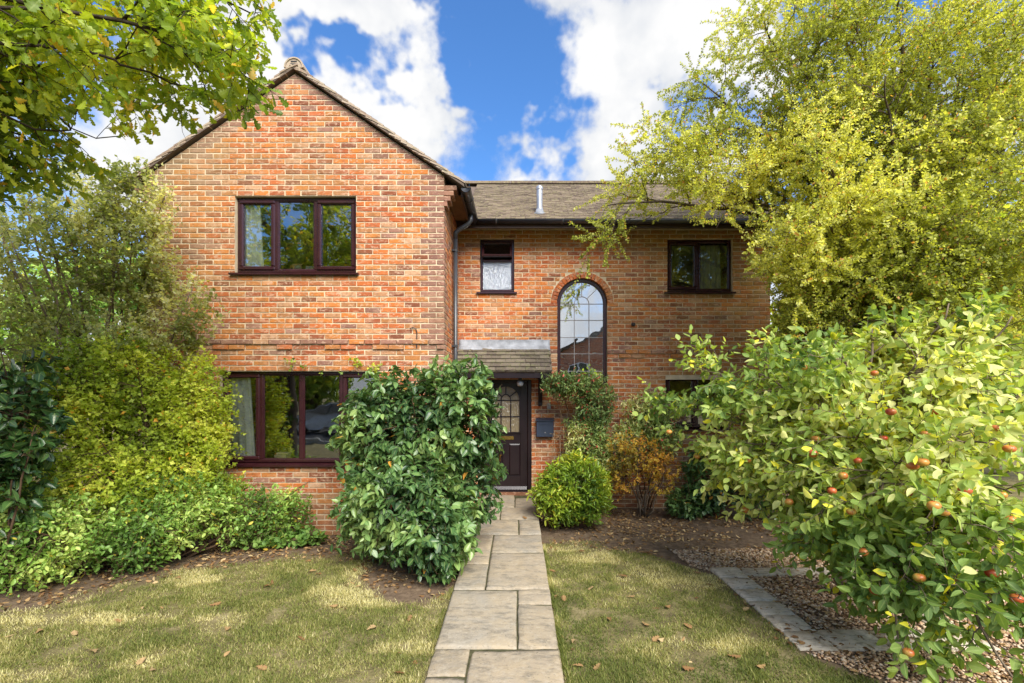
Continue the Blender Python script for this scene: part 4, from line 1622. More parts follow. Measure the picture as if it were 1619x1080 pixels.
def sticks_mesh(name, A, B, r0, r1, material):
    """N straight tapered three-sided sticks"""
    d = norm(B - A)
    ref = np.where(np.abs(d[:, 2:3]) < .9, np.array([[0, 0, 1.]]), np.array([[1., 0, 0]]))
    u = norm(np.cross(d, ref))
    w = np.cross(d, u)
    V = []
    for P, r_ in ((A, r0), (B, r1)):
        for k in range(3):
            a = 2 * PI * k / 3
            V.append(P + r_ * (math.cos(a) * u + math.sin(a) * w))
    V = np.stack(V, 1)
    F = np.array([(0, 1, 4), (0, 4, 3), (1, 2, 5), (1, 5, 4), (2, 0, 3), (2, 3, 5)])
    T = F[None] + (np.arange(len(A)) * 6)[:, None, None]
    return tri_mesh(name, V.reshape(-1, 3), T.reshape(-1, 3), material)


def curve3(p0, p1, bend, n=7, wob=.0):
    p0, p1, bend = map(lambda v: np.array(v, float), (p0, p1, bend))
    t_ = np.linspace(0, 1, n)[:, None]
    c_ = (p0 + p1) / 2 + bend
    P = (1 - t_) ** 2 * p0 + 2 * t_ * (1 - t_) * c_ + t_ ** 2 * p1
    if wob:
        P[1:-1] += rng.normal(0, wob, P[1:-1].shape)
    return P


def in_house(P):
    x, y, z = P[:, 0], P[:, 1], P[:, 2]
    return ((x < GXR + .06) & (x > GXL - .05) & (y > FY - .05) & (z < 6.6)) | ((x > GXR) & (x < MXR + .05) & (y > RY - .06) & (z < 4.7)) | \
           ((x > GXR) & (x < MXR + .3) & (y > EY - .1) & (z > 4.55) & (z < EZ + SLOPE * (y - EY) + .1))


def project(P):
    return 818 + 740 * P[:, 0] / np.maximum(P[:, 1], .1), 620 - 740 * (P[:, 2] - CAMZ) / np.maximum(P[:, 1], .1)


def emit_leaves(root, P, Fr, sz, tint, tpl, material, name='foliage', singles=0, nvar=8, pname='leaf'):
    """the largest-showing leaves as objects of their own, the others as one mass"""
    keep = np.ones(len(P), bool)
    Fr = Fr.copy()
    Fr[:, :, 1] *= rng.uniform(.72, 1.25, len(P))[:, None]
    Fr[:, :, 2] *= rng.uniform(-.5, 2.2, len(P))[:, None]
    if singles:
        u, v = project(P)
        vis = (u > 5) & (u < 1614) & (v > 5) & (v < 1075) & (P[:, 1] > .3)
        # take leaves on the camera side of the crown: nearest in each 22 px cell
        cell = (u // 22).astype(int) * 100 + (v // 22).astype(int)
        order = np.argsort(P[:, 1] - 1e3 * vis)
        seen, near = set(), []
        for k in order:
            if not vis[k]:
                break
            if cell[k] not in seen:
                seen.add(cell[k])
                near.append(k)
        near = np.array(near)
        score = sz[near] / P[near, 1]
        pick = near[np.argsort(-score)[:singles]]
        V0, F0, mid = TPL[tpl]
        vars_ = []
        for k in range(nvar):
            me = tri_mesh(pname, V0, F0, material, attrs={'tint': np.full(len(F0), np.quantile(tint[pick], (k + .5) / nvar))}, vattrs={'mid': mid}, smooth=True)
            vars_.append(me)
        qs = np.quantile(tint[pick], (np.arange(nvar) + .5) / nvar)
        Ti = Matrix.Translation(root.location).inverted()
        for k in pick:
            f = Fr[k] * sz[k]
            M4 = Matrix(((*f[0], P[k, 0]), (*f[1], P[k, 1]), (*f[2], P[k, 2]), (0, 0, 0, 1)))
            o = bpy.data.objects.new(pname, vars_[int(np.argmin(np.abs(qs - tint[k])))])
            put(o, root)
            o.matrix_basis = M4
        keep[pick] = False
    me = leaves_mesh(name, P[keep], Fr[keep], sz[keep], tint[keep], tpl, material)
    o = put(bpy.data.objects.new(name, me), root)
    o['kind'] = 'stuff'
    return o


def part(root, name, me, kind=None):
    o = put(bpy.data.objects.new(name, me), root)
    if kind:
        o['kind'] = kind
    return o


def clump_tint(P, sc, seed, spread=.35):
    """tint varies from clump to clump and from leaf to leaf"""
    a = fnoise(P[:, 0] + P[:, 1] * .6, P[:, 2] + P[:, 1] * .4, sc, seed)
    return np.clip(.5 + (a - .5) * 1.0 + rng.normal(0, spread * .5, len(P)), 0, .9)


def shrub(name, label, cat, base, lobes, n_tw, tw_len, k, size, tpl, lmat, wood, shell=.55, up_bias=.4, rand=.5, stems=10, droop=.25,
          singles=0, old=.03, tint_sc=3.0, seed=1, stem_r=.014, cull=None, group=None, lname='foliage', spread=.9, nup=.9, jit=.45):
    root = empty(name, base[0], label, cat, group)
    wts = np.array([l[2] for l in lobes], float)
    idx = rng.choice(len(lobes), n_tw, p=wts / wts.sum())
    C = np.array([l[0] for l in lobes])[idx]
    Rr = np.array([l[1] for l in lobes])[idx]
    d = norm(rng.normal(size=(n_tw, 3)))
    rad = (shell ** 3 + (1 - shell ** 3) * rng.random(n_tw)) ** (1 / 3)
    rad *= 1 + .22 * (fnoise(d[:, 0] * 2 + idx, d[:, 2] * 2 + d[:, 1], 1.6, seed) - .5)
    tip = C + d * Rr * rad[:, None]
    td = norm(norm(d / Rr) * 1.0 + np.array([0, 0, up_bias]) + rng.normal(0, rand, (n_tw, 3)))
    tl = tw_len * rng.uniform(.6, 1.25, n_tw)
    st = tip - td * tl[:, None]
    ok = (tip[:, 2] > gz(tip[:, 0], tip[:, 1]) + .04) & ~in_house(tip)
    if cull is not None:
        ok &= ~cull(tip)
    tip, td, tl, st, idx = tip[ok], td[ok], tl[ok], st[ok], idx[ok]
    # main stems run from the base into the lobes
    lines, nodes = [], []
    for _ in range(stems):
        bp = np.array(base[rng.integers(len(base))], float) + np.array([rng.normal(0, .04), rng.normal(0, .04), -.05])
        l = lobes[rng.choice(len(lobes), p=wts / wts.sum())]
        e = np.array(l[0]) + norm(rng.normal(size=3)) * np.array(l[1]) * .7
        e[2] = max(e[2], .15)
        if in_house(e[None])[0]:
            e[1] = min(e[1], FY - .15) if e[0] < GXR else min(e[1], RY - .15)
        P = curve3(bp, e, (rng.normal(0, .08), rng.normal(0, .08), .25 * np.linalg.norm(e - bp) * .4), 8, .015)
        r0 = stem_r * rng.uniform(.7, 1.3)
        lines.append((P, np.linspace(r0, r0 * .35, 8)))
        nodes.append(P[2:])
    nodes = np.concatenate(nodes)
    # link a share of the twigs back to the nearest stem
    j = rng.permutation(len(st))[:min(len(st), 260)]
    D = np.linalg.norm(st[j][:, None] - nodes[None], axis=2)
    nn_ = D.argmin(1)
    for a, bidx in zip(j, nn_):
        P = curve3(nodes[bidx], st[a], (0, 0, .05), 4)
        lines.append((P, np.linspace(.005, .0025, 4)))
    part(root, 'stem', tubes_mesh('stem', lines, wood))
    part(root, 'twig', sticks_mesh('twig', st, tip, np.full(1, .0022), np.full(1, .001), wood), 'stuff')
    P, Fr, sz = twig_leaves(st, td, tl, k, size, sj=.42, droop=droop, spread=spread, up=nup, jit=jit)
    ok = ~in_house(P) & (P[:, 2] > gz(P[:, 0], P[:, 1]) + .02)
    P, Fr, sz = P[ok], Fr[ok], sz[ok]
    tint = clump_tint(P, tint_sc, seed)
    tint[rng.random(len(P)) < old] = 1.0
    emit_leaves(root, P, Fr, sz, tint, tpl, lmat, lname, singles)
    return root


# leaf materials: dark -> light, the last stop is the turning autumn leaf
L_cam = leaf_mat('camellia_leaf', [(0, (0.030, 0.074, 0.027)), (.45, (0.077, 0.161, 0.047)), (.8, (0.169, 0.292, 0.084)), (.93, (0.271, 0.368, 0.110)), (1, (0.712, 0.337, 0.056))], .25, .33, .5, .5)
L_dark = leaf_mat('dark_leaf', [(0, (0.016, 0.044, 0.016)), (.6, (0.039, 0.098, 0.026)), (.93, (0.078, 0.156, 0.039)), (1, (0.390, 0.260, 0.052))], .2, .3, .55, .4)
L_haw = leaf_mat('hawthorn_leaf', [(0, (0.222, 0.257, 0.046)), (.4, (0.427, 0.470, 0.086)), (.75, (0.651, 0.654, 0.140)), (.93, (0.820, 0.814, 0.280)), (1, (0.617, 0.336, 0.108))], .5, .5, .3)
L_apple = leaf_mat('apple_leaf', [(0, (0.120, 0.209, 0.053)), (.4, (0.260, 0.383, 0.085)), (.75, (0.479, 0.582, 0.149)), (.93, (0.782, 0.765, 0.338)), (1, (0.820, 0.765, 0.062))], .42, .55, .3, .6)
L_oak = leaf_mat('oak_leaf', [(0, (0.101, 0.169, 0.022)), (.4, (0.227, 0.339, 0.033)), (.75, (0.452, 0.540, 0.046)), (.93, (0.754, 0.744, 0.074)), (1, (0.820, 0.540, 0.074))], .5, .45, .4, .5)
L_yell = leaf_mat('climber_leaf', [(0, (0.204, 0.284, 0.033)), (.4, (0.407, 0.512, 0.053)), (.75, (0.633, 0.718, 0.097)), (.93, (0.820, 0.820, 0.151)), (1, (0.818, 0.435, 0.064))], .45, .5, .3)
L_rose = leaf_mat('rose_leaf', [(0, (0.091, 0.187, 0.036)), (.4, (0.202, 0.361, 0.061)), (.75, (0.358, 0.548, 0.111)), (.93, (0.628, 0.723, 0.204)), (1, (0.680, 0.570, 0.081))], .35, .45, .4, .3)
L_pale = leaf_mat('variegated_leaf', [(0, (.20, .25, .08)), (.35, (.36, .40, .15)), (.6, (.55, .56, .28)), (.85, (.72, .72, .46)), (.93, (.80, .79, .58)), (1, (.6, .5, .12))], .58, .45, .4)
L_fresh = leaf_mat('fresh_leaf', [(0, (0.071, 0.152, 0.021)), (.4, (0.187, 0.303, 0.028)), (.75, (0.345, 0.468, 0.041)), (.93, (0.575, 0.605, 0.068)), (1, (0.719, 0.578, 0.041))], .35, .4, .45, .3)
L_nand = leaf_mat('nandina_leaf', [(0, (0.130, 0.214, 0.071)), (.4, (0.311, 0.429, 0.132)), (.75, (0.570, 0.643, 0.238)), (.90, (0.820, 0.785, 0.381)), (1, (0.820, 0.167, 0.143))], .35, .45, .4)
L_azal = leaf_mat('azalea_leaf', [(0, (0.179, 0.172, 0.031)), (.35, (0.448, 0.343, 0.055)), (.7, (0.673, 0.468, 0.070)), (.93, (0.777, 0.406, 0.094)), (1, (0.448, 0.203, 0.062))], .45, .5, .3)
L_ger = leaf_mat('geranium_leaf', [(0, (0.072, 0.156, 0.036)), (.5, (0.168, 0.312, 0.066)), (.93, (0.288, 0.432, 0.108)), (1, (0.600, 0.420, 0.060))], .35, .5, .35, .4)
L_dead = leaf_mat('dead_leaf', [(0, (.10, .045, .02)), (.35, (.22, .11, .045)), (.7, (.36, .22, .10)), (1, (.50, .37, .20))], .12, .75, .2, .3, .9)

# ---- the camellia by the path
cam_lobes = [((-1.35, 5.55, 1.35), (.85, .60, .85), 3.0), ((-.78, 5.45, 1.55), (.62, .55, .80), 2.4), ((-1.75, 5.75, 1.45), (.50, .40, .65), 1.2),
             ((-1.15, 5.15, .70), (.75, .62, .68), 2.6), ((-.80, 4.75, .42), (.42, .45, .42), 1.1), ((-1.55, 5.3, .62), (.55, .5, .5), 1.3), ((-.55, 5.5, .8), (.4, .4, .6), .9)]
shrub('camellia_bush', 'large glossy green camellia bush crowding the stone path', 'bush', [(-1.05, 5.25, 0)], cam_lobes, 2000, .30, 9, .084, 'ovate', L_cam, M_twig,
      shell=.66, up_bias=.05, rand=.65, stems=22, droop=.55, singles=300, old=.006, seed=3, stem_r=.018, nup=1.0, jit=.35)
# ---- left-hand shrubs
shrub('variegated_tree', 'tall pale variegated shrub with thin crooked stems left of the gable', 'shrub', [(-5.0, 5.75, 0)],
      [((-4.95, 5.85, 3.75), (.75, .45, .75), 2.6), ((-4.85, 5.9, 4.30), (.55, .35, .60), 1.6), ((-5.6, 5.8, 4.2), (.6, .4, .7), 1.2), ((-5.6, 5.6, 3.5), (.9, .6, .9), 2.4), ((-4.45, 5.95, 2.9), (.65, .4, .7), 2.0), ((-5.3, 5.6, 2.4), (.9, .5, .6), 2.0), ((-6.3, 5.6, 2.9), (.8, .6, 1.2), 1.8)],
      1800, .36, 13, .048, 'kite', L_pale, M_bark_pale, shell=.6, up_bias=.5, rand=.6, stems=16, droop=.05, old=.01, seed=4, stem_r=.026, jit=.7)
shrub('yellow_climber', 'mass of yellow-green climber leaning on the gable left of the window', 'climber', [(-4.3, 5.95, 0), (-4.7, 5.8, 0)],
      [((-4.15, 5.95, 1.75), (.52, .42, .75), 2.2), ((-4.55, 5.75, 1.35), (.65, .5, .8), 2.4), ((-4.25, 5.85, .95), (.60, .5, .6), 1.8), ((-4.75, 5.7, 2.1), (.6, .45, .6), 1.5), ((-4.05, 6.15, 1.3), (.32, .3, .55), .8), ((-4.55, 5.3, .85), (.6, .45, .55), 1.8), ((-5.2, 5.2, 1.3), (.6, .5, .8), 2.0), ((-4.95, 5.3, 2.0), (.55, .4, .6), 1.4), ((-3.85, 5.9, .7), (.4, .35, .4), .9)],
      3500, .30, 11, .048, 'lobed', L_yell, M_twig, shell=.45, up_bias=.25, rand=.75, stems=26, droop=.2, old=.02, seed=5)
shrub('rose_bush', 'wide green rose bush below the lower gable window', 'bush', [(-3.6, 5.75, 0), (-3.95, 5.5, 0)],
      [((-3.55, 5.85, .42), (.75, .45, .42), 2.2), ((-4.1, 5.45, .55), (.75, .55, .5), 2.4), ((-3.05, 6.1, .38), (.42, .3, .34), .8)],
      1050, .36, 11, .046, 'ovate', L_rose, M_twig, shell=.4, up_bias=.55, rand=.8, stems=16, droop=.15, old=.025, seed=6)
shrub('rose_bush', 'sprawling green rose bush at the left edge of the lawn', 'bush', [(-4.6, 5.0, 0)],
      [((-4.55, 5.0, .45), (.8, .55, .45), 2.4), ((-5.2, 4.75, .6), (.7, .6, .55), 1.6), ((-4.0, 5.05, .32), (.45, .4, .33), 1.0), ((-4.75, 4.5, .38), (.55, .35, .38), 1.8)],
      1300, .36, 11, .048, 'ovate', L_rose, M_twig, shell=.4, up_bias=.55, rand=.8, stems=14, droop=.15, old=.02, seed=7)
shrub('dark_camellia', 'dark glossy large-leaved bush at the left edge of the picture', 'bush', [(-4.9, 4.45, 0)],
      [((-4.75, 4.45, 1.55), (.42, .35, .55), 2), ((-4.95, 4.4, .9), (.45, .4, .6), 1.6), ((-4.9, 4.5, 2.05), (.5, .35, .4), .9)],
      230, .28, 8, .095, 'ovate', L_dark, M_twig, shell=.55, up_bias=.25, rand=.5, stems=8, droop=.3, old=.01, seed=8, singles=0)
# low geranium by the wall
shrub('hardy_geranium', 'low light-green leafy ground plant at the foot of the gable wall', 'plant', [(-2.95, 6.1, -.06)],
      [((-2.85, 6.02, 0.0), (.42, .22, .16), 2), ((-3.3, 5.85, 0.0), (.35, .2, .15), 1.2)], 260, .10, 5, .062, 'round', L_ger, M_twig, shell=.3, up_bias=.9, rand=.4, stems=14, droop=.0, seed=9, stem_r=.004)
# climber sprigs above the lower window
for (bx, bz, ex, ez, lab) in ((-1.75, 2.16, -3.3, 2.30, 'thin green climber shoot running along the top of the lower window'), (-1.9, 2.2, -2.35, 2.34, 'short yellowing climber shoot above the right end of the lower window')):
    P = curve3((bx, FY - .05, bz), (ex, FY - .04, ez), (0, 0, -.03), 24, .012)
    root = empty('climber_shoot', (bx, FY - .05, bz), lab, 'climber')
    part(root, 'stem', tubes_mesh('stem', [(P, np.linspace(.005, .002, 24))], M_twig))
    tp = P[1:-1]
    d = norm(rng.normal(size=(len(tp), 3)) * np.array([1, .4, .8]))
    Pl, Fr, sz = twig_leaves(tp, d, np.full(len(tp), .09), 6 if 'green' in lab else 9, .045, up=.4)
    ok = ~in_house(Pl)
    emit_leaves(root, Pl[ok], Fr[ok], sz[ok], rng.random(ok.sum()) * .9, 'lobed', L_yell if 'yellow' in lab else L_fresh)

# ---- right of the door
shrub('evergreen_bush', 'rounded bright-green evergreen bush right of the front step', 'bush', [(.72, 6.85, 0)],
      [((.82, 6.85, .50), (.58, .42, .52), 3.0), ((.60, 6.8, .38), (.42, .38, .42), 1.2), ((1.05, 6.85, .36), (.38, .36, .38), 1.0)],
      950, .2, 9, .075, 'narrow', L_fresh, M_twig, shell=.6, up_bias=.55, rand=.5, stems=16, droop=.05, old=.02, seed=10, singles=0)
shrub('heavenly_bamboo', 'upright bamboo-like shrub with reddish tips below the arched window', 'shrub', [(.80, 7.75, 0), (1.15, 7.8, 0)],
      [((.80, 7.7, 2.05), (.42, .26, .22), 1.6), ((1.28, 7.75, 1.75), (.36, .28, .50), 1.8), ((1.12, 7.7, 1.05), (.42, .3, .5), 1.8), ((1.45, 7.7, .8), (.36, .3, .45), 1.0)],
      1300, .26, 10, .066, 'narrow', L_nand, M_twig, shell=.35, up_bias=.3, rand=.7, stems=9, droop=.25, old=.05, seed=11, stem_r=.014)
shrub('heavenly_bamboo', 'smaller reddish-tipped shrub between the arched window and the low window', 'shrub', [(2.15, 7.8, 0)],
      [((2.15, 7.75, 1.55), (.42, .28, .38), 1.5), ((2.4, 7.7, 1.2), (.35, .28, .35), 1.0), ((1.85, 7.75, 1.1), (.35, .25, .4), 1.0)],
      800, .24, 10, .062, 'narrow', L_nand, M_twig, shell=.3, up_bias=.4, rand=.7, stems=7, droop=.2, old=.06, seed=12, stem_r=.012)
shrub('azalea_bush', 'thin azalea turning yellow and orange against the main wall', 'bush', [(1.95, 7.35, 0)],
      [((1.85, 7.35, .95), (.50, .35, .35), 2), ((2.25, 7.4, .65), (.32, .3, .40), 1.2), ((1.65, 7.35, .60), (.3, .3, .35), .8)],
      330, .16, 9, .042, 'ovate', L_azal, M_bark, shell=.3, up_bias=.5, rand=.7, stems=8, droop=.1, old=.08, seed=13, stem_r=.014)
shrub('laurel_bush', 'dark leafy evergreen at the foot of the main wall behind the apple tree', 'bush', [(3.05, 7.5, 0)],
      [((3.1, 7.5, .55), (.5, .35, .6), 2), ((2.8, 7.45, .15), (.5, .3, .25), 1.0), ((3.8, 7.3, .5), (.6, .4, .6), 1.5)],
      700, .2, 9, .07, 'ovate', L_cam, M_twig, shell=.5, up_bias=.3, rand=.5, stems=8, droop=.25, old=.01, seed=14)
e = empty('dry_flower_stalk', (.62, 7.7, 0), 'dry leggy flower stalks in front of the post box', 'plant')
ln = []
for k in range(7):
    x = .52 + .035 * k
    ln.append((curve3((x, 7.72, 0), (x + rng.normal(0, .05), 7.7, 1.0 + .35 * rng.random()), (rng.normal(0, .05), 0, 0), 7, .008), np.linspace(.006, .002, 7)))
part(e, 'stalk', tubes_mesh('stalk', ln, simple('dry_stalk', (.30, .22, .13), .9)))
tp = np.array([l[0][-1] for l in ln]); d = norm(rng.normal(size=(7, 3)) + [0, 0, .6])
Pl, Fr, sz = twig_leaves(tp - d * .1, d, np.full(7, .16), 8, .03)
emit_leaves(e, Pl, Fr, sz, rng.random(len(Pl)), 'kite', L_dead)


# ------------------------------------------------------------------ trees grown from limbs
def grow(limbs, n1, l1, n2, l2, ang1=(35, 70), ang2=(30, 75), grav=.15, s_min=.25, r1=.35, cull=None, jit=.12, wob=.012):
    """limbs: list of (pts, r0, r1). returns tube lines, twig starts, dirs, lengths"""
    lines, ts, tds, tls = [], [], [], []
    def side(d, lo, hi):
        ref = rng.normal(size=3)
        pr = np.cross(d, ref); pr /= np.linalg.norm(pr) + 1e-9
        a = R(rng.uniform(lo, hi))
        v = d * math.cos(a) + pr * math.sin(a)
        return v / np.linalg.norm(v)
    for pts, ra, rb_ in limbs:
        P = np.array(pts, float)
        # resample smoothly
        m_ = len(P)
        tt = np.linspace(0, m_ - 1, (m_ - 1) * 5 + 1)
        Q = np.stack([np.interp(tt, range(m_), P[:, i]) for i in range(3)], 1)
        for _ in range(3):
            Q[1:-1] = (Q[:-2] + 2 * Q[1:-1] + Q[2:]) / 4
        wn = rng.normal(0, wob, Q[1:-1].shape)
        Q[1:-1] += wn + np.roll(wn, 1, 0) * .8
        rad = np.linspace(ra, rb_, len(Q))
        lines.append((Q, rad))
        T = norm(np.gradient(Q, axis=0))
        L = np.linalg.norm(np.diff(Q, axis=0), axis=1).sum()
        for k in range(n1):
            f = s_min + (1 - s_min) * (k + rng.random()) / n1
            i = min(int(f * (len(Q) - 1)), len(Q) - 2)
            o = Q[i]
            d = side(T[i], *ang1)
            ln_ = l1 * rng.uniform(.55, 1.2) * (1.15 - .5 * f)
            e = o + d * ln_
            e[2] -= grav * ln_ * ln_
            B = curve3(o, e, d * .05 + np.array([0, 0, .10 * ln_]), 7, .02 * ln_)
            if cull is not None and cull(B[-1:])[0]:
                continue
            rr = min(rad[i] * .6, .004 + .010 * ln_) * r1 / .35
            lines.append((B, np.linspace(rr, max(rr * .25, .0015), 7)))
            TB = norm(np.gradient(B, axis=0))
            for j in range(n2):
                f2 = .12 + .88 * (j + rng.random()) / n2
                i2 = f2 * 6
                a = int(min(i2, 5))
                o2 = B[a] + (B[a + 1] - B[a]) * (i2 - a)
                d2 = side(TB[a], *ang2) if j < n2 - 1 else TB[-1]
                d2 = d2 + rng.normal(0, jit, 3) - np.array([0, 0, grav * .5])
                ts.append(o2); tds.append(d2 / np.linalg.norm(d2)); tls.append(l2 * rng.uniform(.5, 1.25))
    return lines, np.array(ts), np.array(tds), np.array(tls)


def tree(name, label, base, limbs, gp, k, size, tpl, lmat, wood, old, singles=0, seed=20, cull=None, tw=(.003, .001), droop=.15, tint_sc=2.0, spread=.9, up=.8, jit=.55, ntrunk=1):
    root = empty(name, base, label, 'tree')
    lines, ts, td, tl = grow(limbs, cull=cull, **gp)
    part(root, 'trunk', tubes_mesh('trunk', lines[:0] + [l for l in lines if l[1][0] > .035], wood))
    part(root, 'branch', tubes_mesh('branch', [l for l in lines if l[1][0] <= .035], wood), 'stuff')
    tip = ts + td * tl[:, None]
    ok = ~in_house(tip)
    if cull is not None:
        ok &= ~cull(tip)
    ts, td, tl, tip = ts[ok], td[ok], tl[ok], tip[ok]
    part(root, 'twig', sticks_mesh('twig', ts, tip, np.full(1, tw[0]), np.full(1, tw[1]), wood), 'stuff')
    P, Fr, sz = twig_leaves(ts, td, tl, k, size, droop=droop, spread=spread, up=up, jit=jit)
    ok = ~in_house(P) & (P[:, 2] > .03)
    P, Fr, sz = P[ok], Fr[ok], sz[ok]
    tint = clump_tint(P, tint_sc, seed)
    tint[rng.random(len(P)) < old] = 1.0
    emit_leaves(root, P, Fr, sz, tint, tpl, lmat, 'crown', singles)
    return root, lines


def px(u, v, y):
    return ((u - 818) / 740 * y, y, CAMZ - (v - 620) / 740 * y)


# hawthorn at the right of the house
hb = (5.55, 6.6, -.1)
hl = [([hb, (5.5, 6.6, 1.0), (5.45, 6.55, 2.2), (5.3, 6.4, 3.4), (5.1, 6.2, 4.8), (4.9, 6.1, 6.2)], .11, .02)]
for tgt, st_, rr in [(px(960, 325, 6.1), 2.6, .05), (px(1045, 235, 6.2), 3.0, .05), (px(1110, 130, 6.3), 3.2, .05), (px(1190, 20, 6.3), 3.6, .05), (px(1300, -60, 6.2), 3.8, .05),
                     (px(1080, 300, 6.0), 2.4, .045), (px(1215, 390, 5.8), 1.9, .04), (px(1250, 490, 5.7), 1.6, .04), (px(1420, -40, 6.0), 3.6, .05), (px(1560, -20, 5.8), 3.2, .05),
                     (px(1650, 130, 5.6), 2.6, .045), (px(1660, 300, 5.3), 2.1, .045), (px(1620, 430, 5.2), 1.7, .04), (px(1400, 120, 5.2), 2.8, .045), (px(1300, 250, 5.2), 2.3, .045),
                     (px(1480, 280, 4.9), 2.2, .045), (px(1380, 420, 5.0), 1.8, .04), (px(1540, 180, 5.0), 2.4, .045), (px(1230, 180, 5.9), 2.6, .045), (px(1270, 380, 5.5), 2.0, .04), (px(1500, 480, 5.1), 1.6, .035), (px(1330, 520, 5.5), 1.5, .035), (px(1270, 450, 5.2), 1.7, .035), (px(1390, 500, 4.9), 1.6, .035), (px(1300, 340, 5.0), 2.0, .04), (px(1440, 380, 4.8), 1.9, .04), (px(1245, 440, 5.9), 1.9, .035), (px(1238, 545, 5.8), 1.5, .03), (px(1275, 590, 5.6), 1.2, .03), (px(1350, 20, 5.8), 3.4, .045), (px(1480, 60, 5.5), 3.2, .045), (px(1260, 90, 5.9), 3.2, .045), (px(1590, 60, 5.6), 3.2, .045), (px(1560, 360, 4.9), 2.0, .04)]:
    o_ = np.array([5.45, 6.55, st_ * (.75 if tgt[0] > 2.4 else 1.3)])
    tg = np.array(tgt)
    mid_ = o_ * .5 + tg * .5 + np.array([0, 0, .45])
    hl.append(([o_, o_ * .78 + tg * .22 + np.array([0, 0, .28]), mid_, o_ * .2 + tg * .8 + np.array([0, 0, .28]), tg], rr, .006))
tree('hawthorn_tree', 'broad yellow-green hawthorn tree at the right overhanging the roof', hb, hl,
     dict(n1=22, l1=1.1, n2=15, l2=.46, grav=.16, s_min=.18, ang2=(35, 85)), 36, .036, 'kite', L_haw, M_bark, .03, seed=21, tint_sc=1.6, droop=.05, jit=.9, spread=1.6,
     cull=lambda P: (lambda u, v: ((u > 1000) & (u < 1172) & (v > 362) & (v < 560)) | ((u > 1100) & (u < 1215) & (v > 440)))(*project(P)))

# apple tree in the gravel square
ab = (3.05, 4.35, -.05)
al = [([ab, (3.0, 4.35, .3), (3.12, 4.3, .75), (3.3, 4.25, 1.1)], .075, .05)]
for tgt, rr in [(px(1050, 640, 5.2), .03), (px(1100, 580, 5.0), .03), (px(1180, 700, 4.3), .028), (px(1250, 560, 4.6), .03), (px(1380, 520, 4.5), .03), (px(1500, 480, 4.4), .03), (px(1600, 500, 4.0), .03),
                (px(1640, 620, 3.6), .03), (px(1600, 780, 3.3), .028), (px(1480, 720, 3.2), .028), (px(1350, 690, 3.5), .028), (px(1300, 800, 3.5), .024), (px(1450, 900, 3.1), .022), (px(1580, 960, 2.8), .022),
                (px(1420, 620, 3.9), .028), (px(1230, 770, 4.2), .024), (px(1130, 740, 4.8), .024), (px(1420, 1010, 2.9), .018), (px(1600, 1070, 2.6), .02), (px(1540, 600, 3.4), .026), (px(1290, 640, 4.0), .026), (px(1210, 640, 4.6), .026), (px(1120, 660, 4.6), .024), (px(1200, 590, 4.4), .024), (px(1330, 560, 3.9), .026), (px(1450, 560, 3.7), .026), (px(1560, 700, 3.0), .024), (px(1390, 780, 3.1), .022), (px(1520, 840, 2.8), .02), (px(1190, 760, 4.4), .02), (px(1330, 900, 3.6), .02), (px(1370, 940, 3.3), .018), (px(1270, 850, 3.9), .018), (px(1500, 940, 2.9), .02)]:
    o_ = np.array([3.25, 4.27, 1.0]) + rng.normal(0, .05, 3)
    tg = np.array(tgt)
    al.append(([o_, o_ * .7 + tg * .3 + np.array([0, 0, .14]), o_ * .35 + tg * .65 + np.array([0, 0, .14]), tg], rr, .006))
apple_tree, alines = tree('apple_tree', 'low spreading apple tree hung with red and yellow apples over gravel', ab, al,
     dict(n1=13, l1=.62, n2=7, l2=.22, grav=.14, s_min=.34), 6, .080, 'ovate', L_apple, M_bark_pale, .045, singles=300, seed=22, tint_sc=2.5, droop=.15, jit=.6,
     cull=lambda P: (lambda u, v: ((u < 1215) & (v > 850)) | ((u < 1300) & (v > 905)) | ((u < 1370) & (v > 985)))(*project(P)))

m, q = mat('apple_skin')
rnd = q.n('ShaderNodeObjectInfo').outputs['Random']
nrmz = q.n('ShaderNodeNewGeometry')
pos = nrmz.outputs['Position']
cA = q.ramp(rnd, [(0, (.50, .10, .04)), (.5, (.58, .30, .06)), (1, (.50, .40, .08))])
cB = q.ramp(rnd, [(0, (.42, .03, .025)), (.6, (.50, .06, .03)), (1, (.55, .16, .04))])
c = q.mix(q.map(q.noise(pos, 12, 4, .6), .38, .62), cA, cB)
p = q.n('ShaderNodeBsdfPrincipled', i_Base_Color=c, i_Roughness=.32)
out(q, p.outputs[0])
M_apple = m
V, F = [], []
NS, NR = 14, 9
for i in range(NR + 1):
    th = PI * i / NR
    rr = math.sin(th) * (1 + .06 * math.cos(th))
    zz = math.cos(th) * .86 - (.22 * math.exp(-(rr / .28) ** 2)) * (1 if th < PI / 2 else -.6)
    for k in range(NS):
        a = 2 * PI * k / NS
        V.append((rr * math.cos(a), rr * math.sin(a), zz))
for i in range(NR):
    for k in range(NS):
        F.append((i * NS + k, i * NS + (k + 1) % NS, (i + 1) * NS + (k + 1) % NS, (i + 1) * NS + k))
apple_me = mesh_from('apple', V, F, M_apple, True)
stalk_me = tubes_mesh('stalk', [(np.array([(0, 0, .6), (.05, 0, 1.0), (.12, .02, 1.45)]), np.array([.05, .045, .06]))], M_twig)
anodes = np.concatenate([l[0][len(l[0]) // 2:] for l in alines[1:] if l[1][0] < .02])
an_u, an_v = project(anodes)
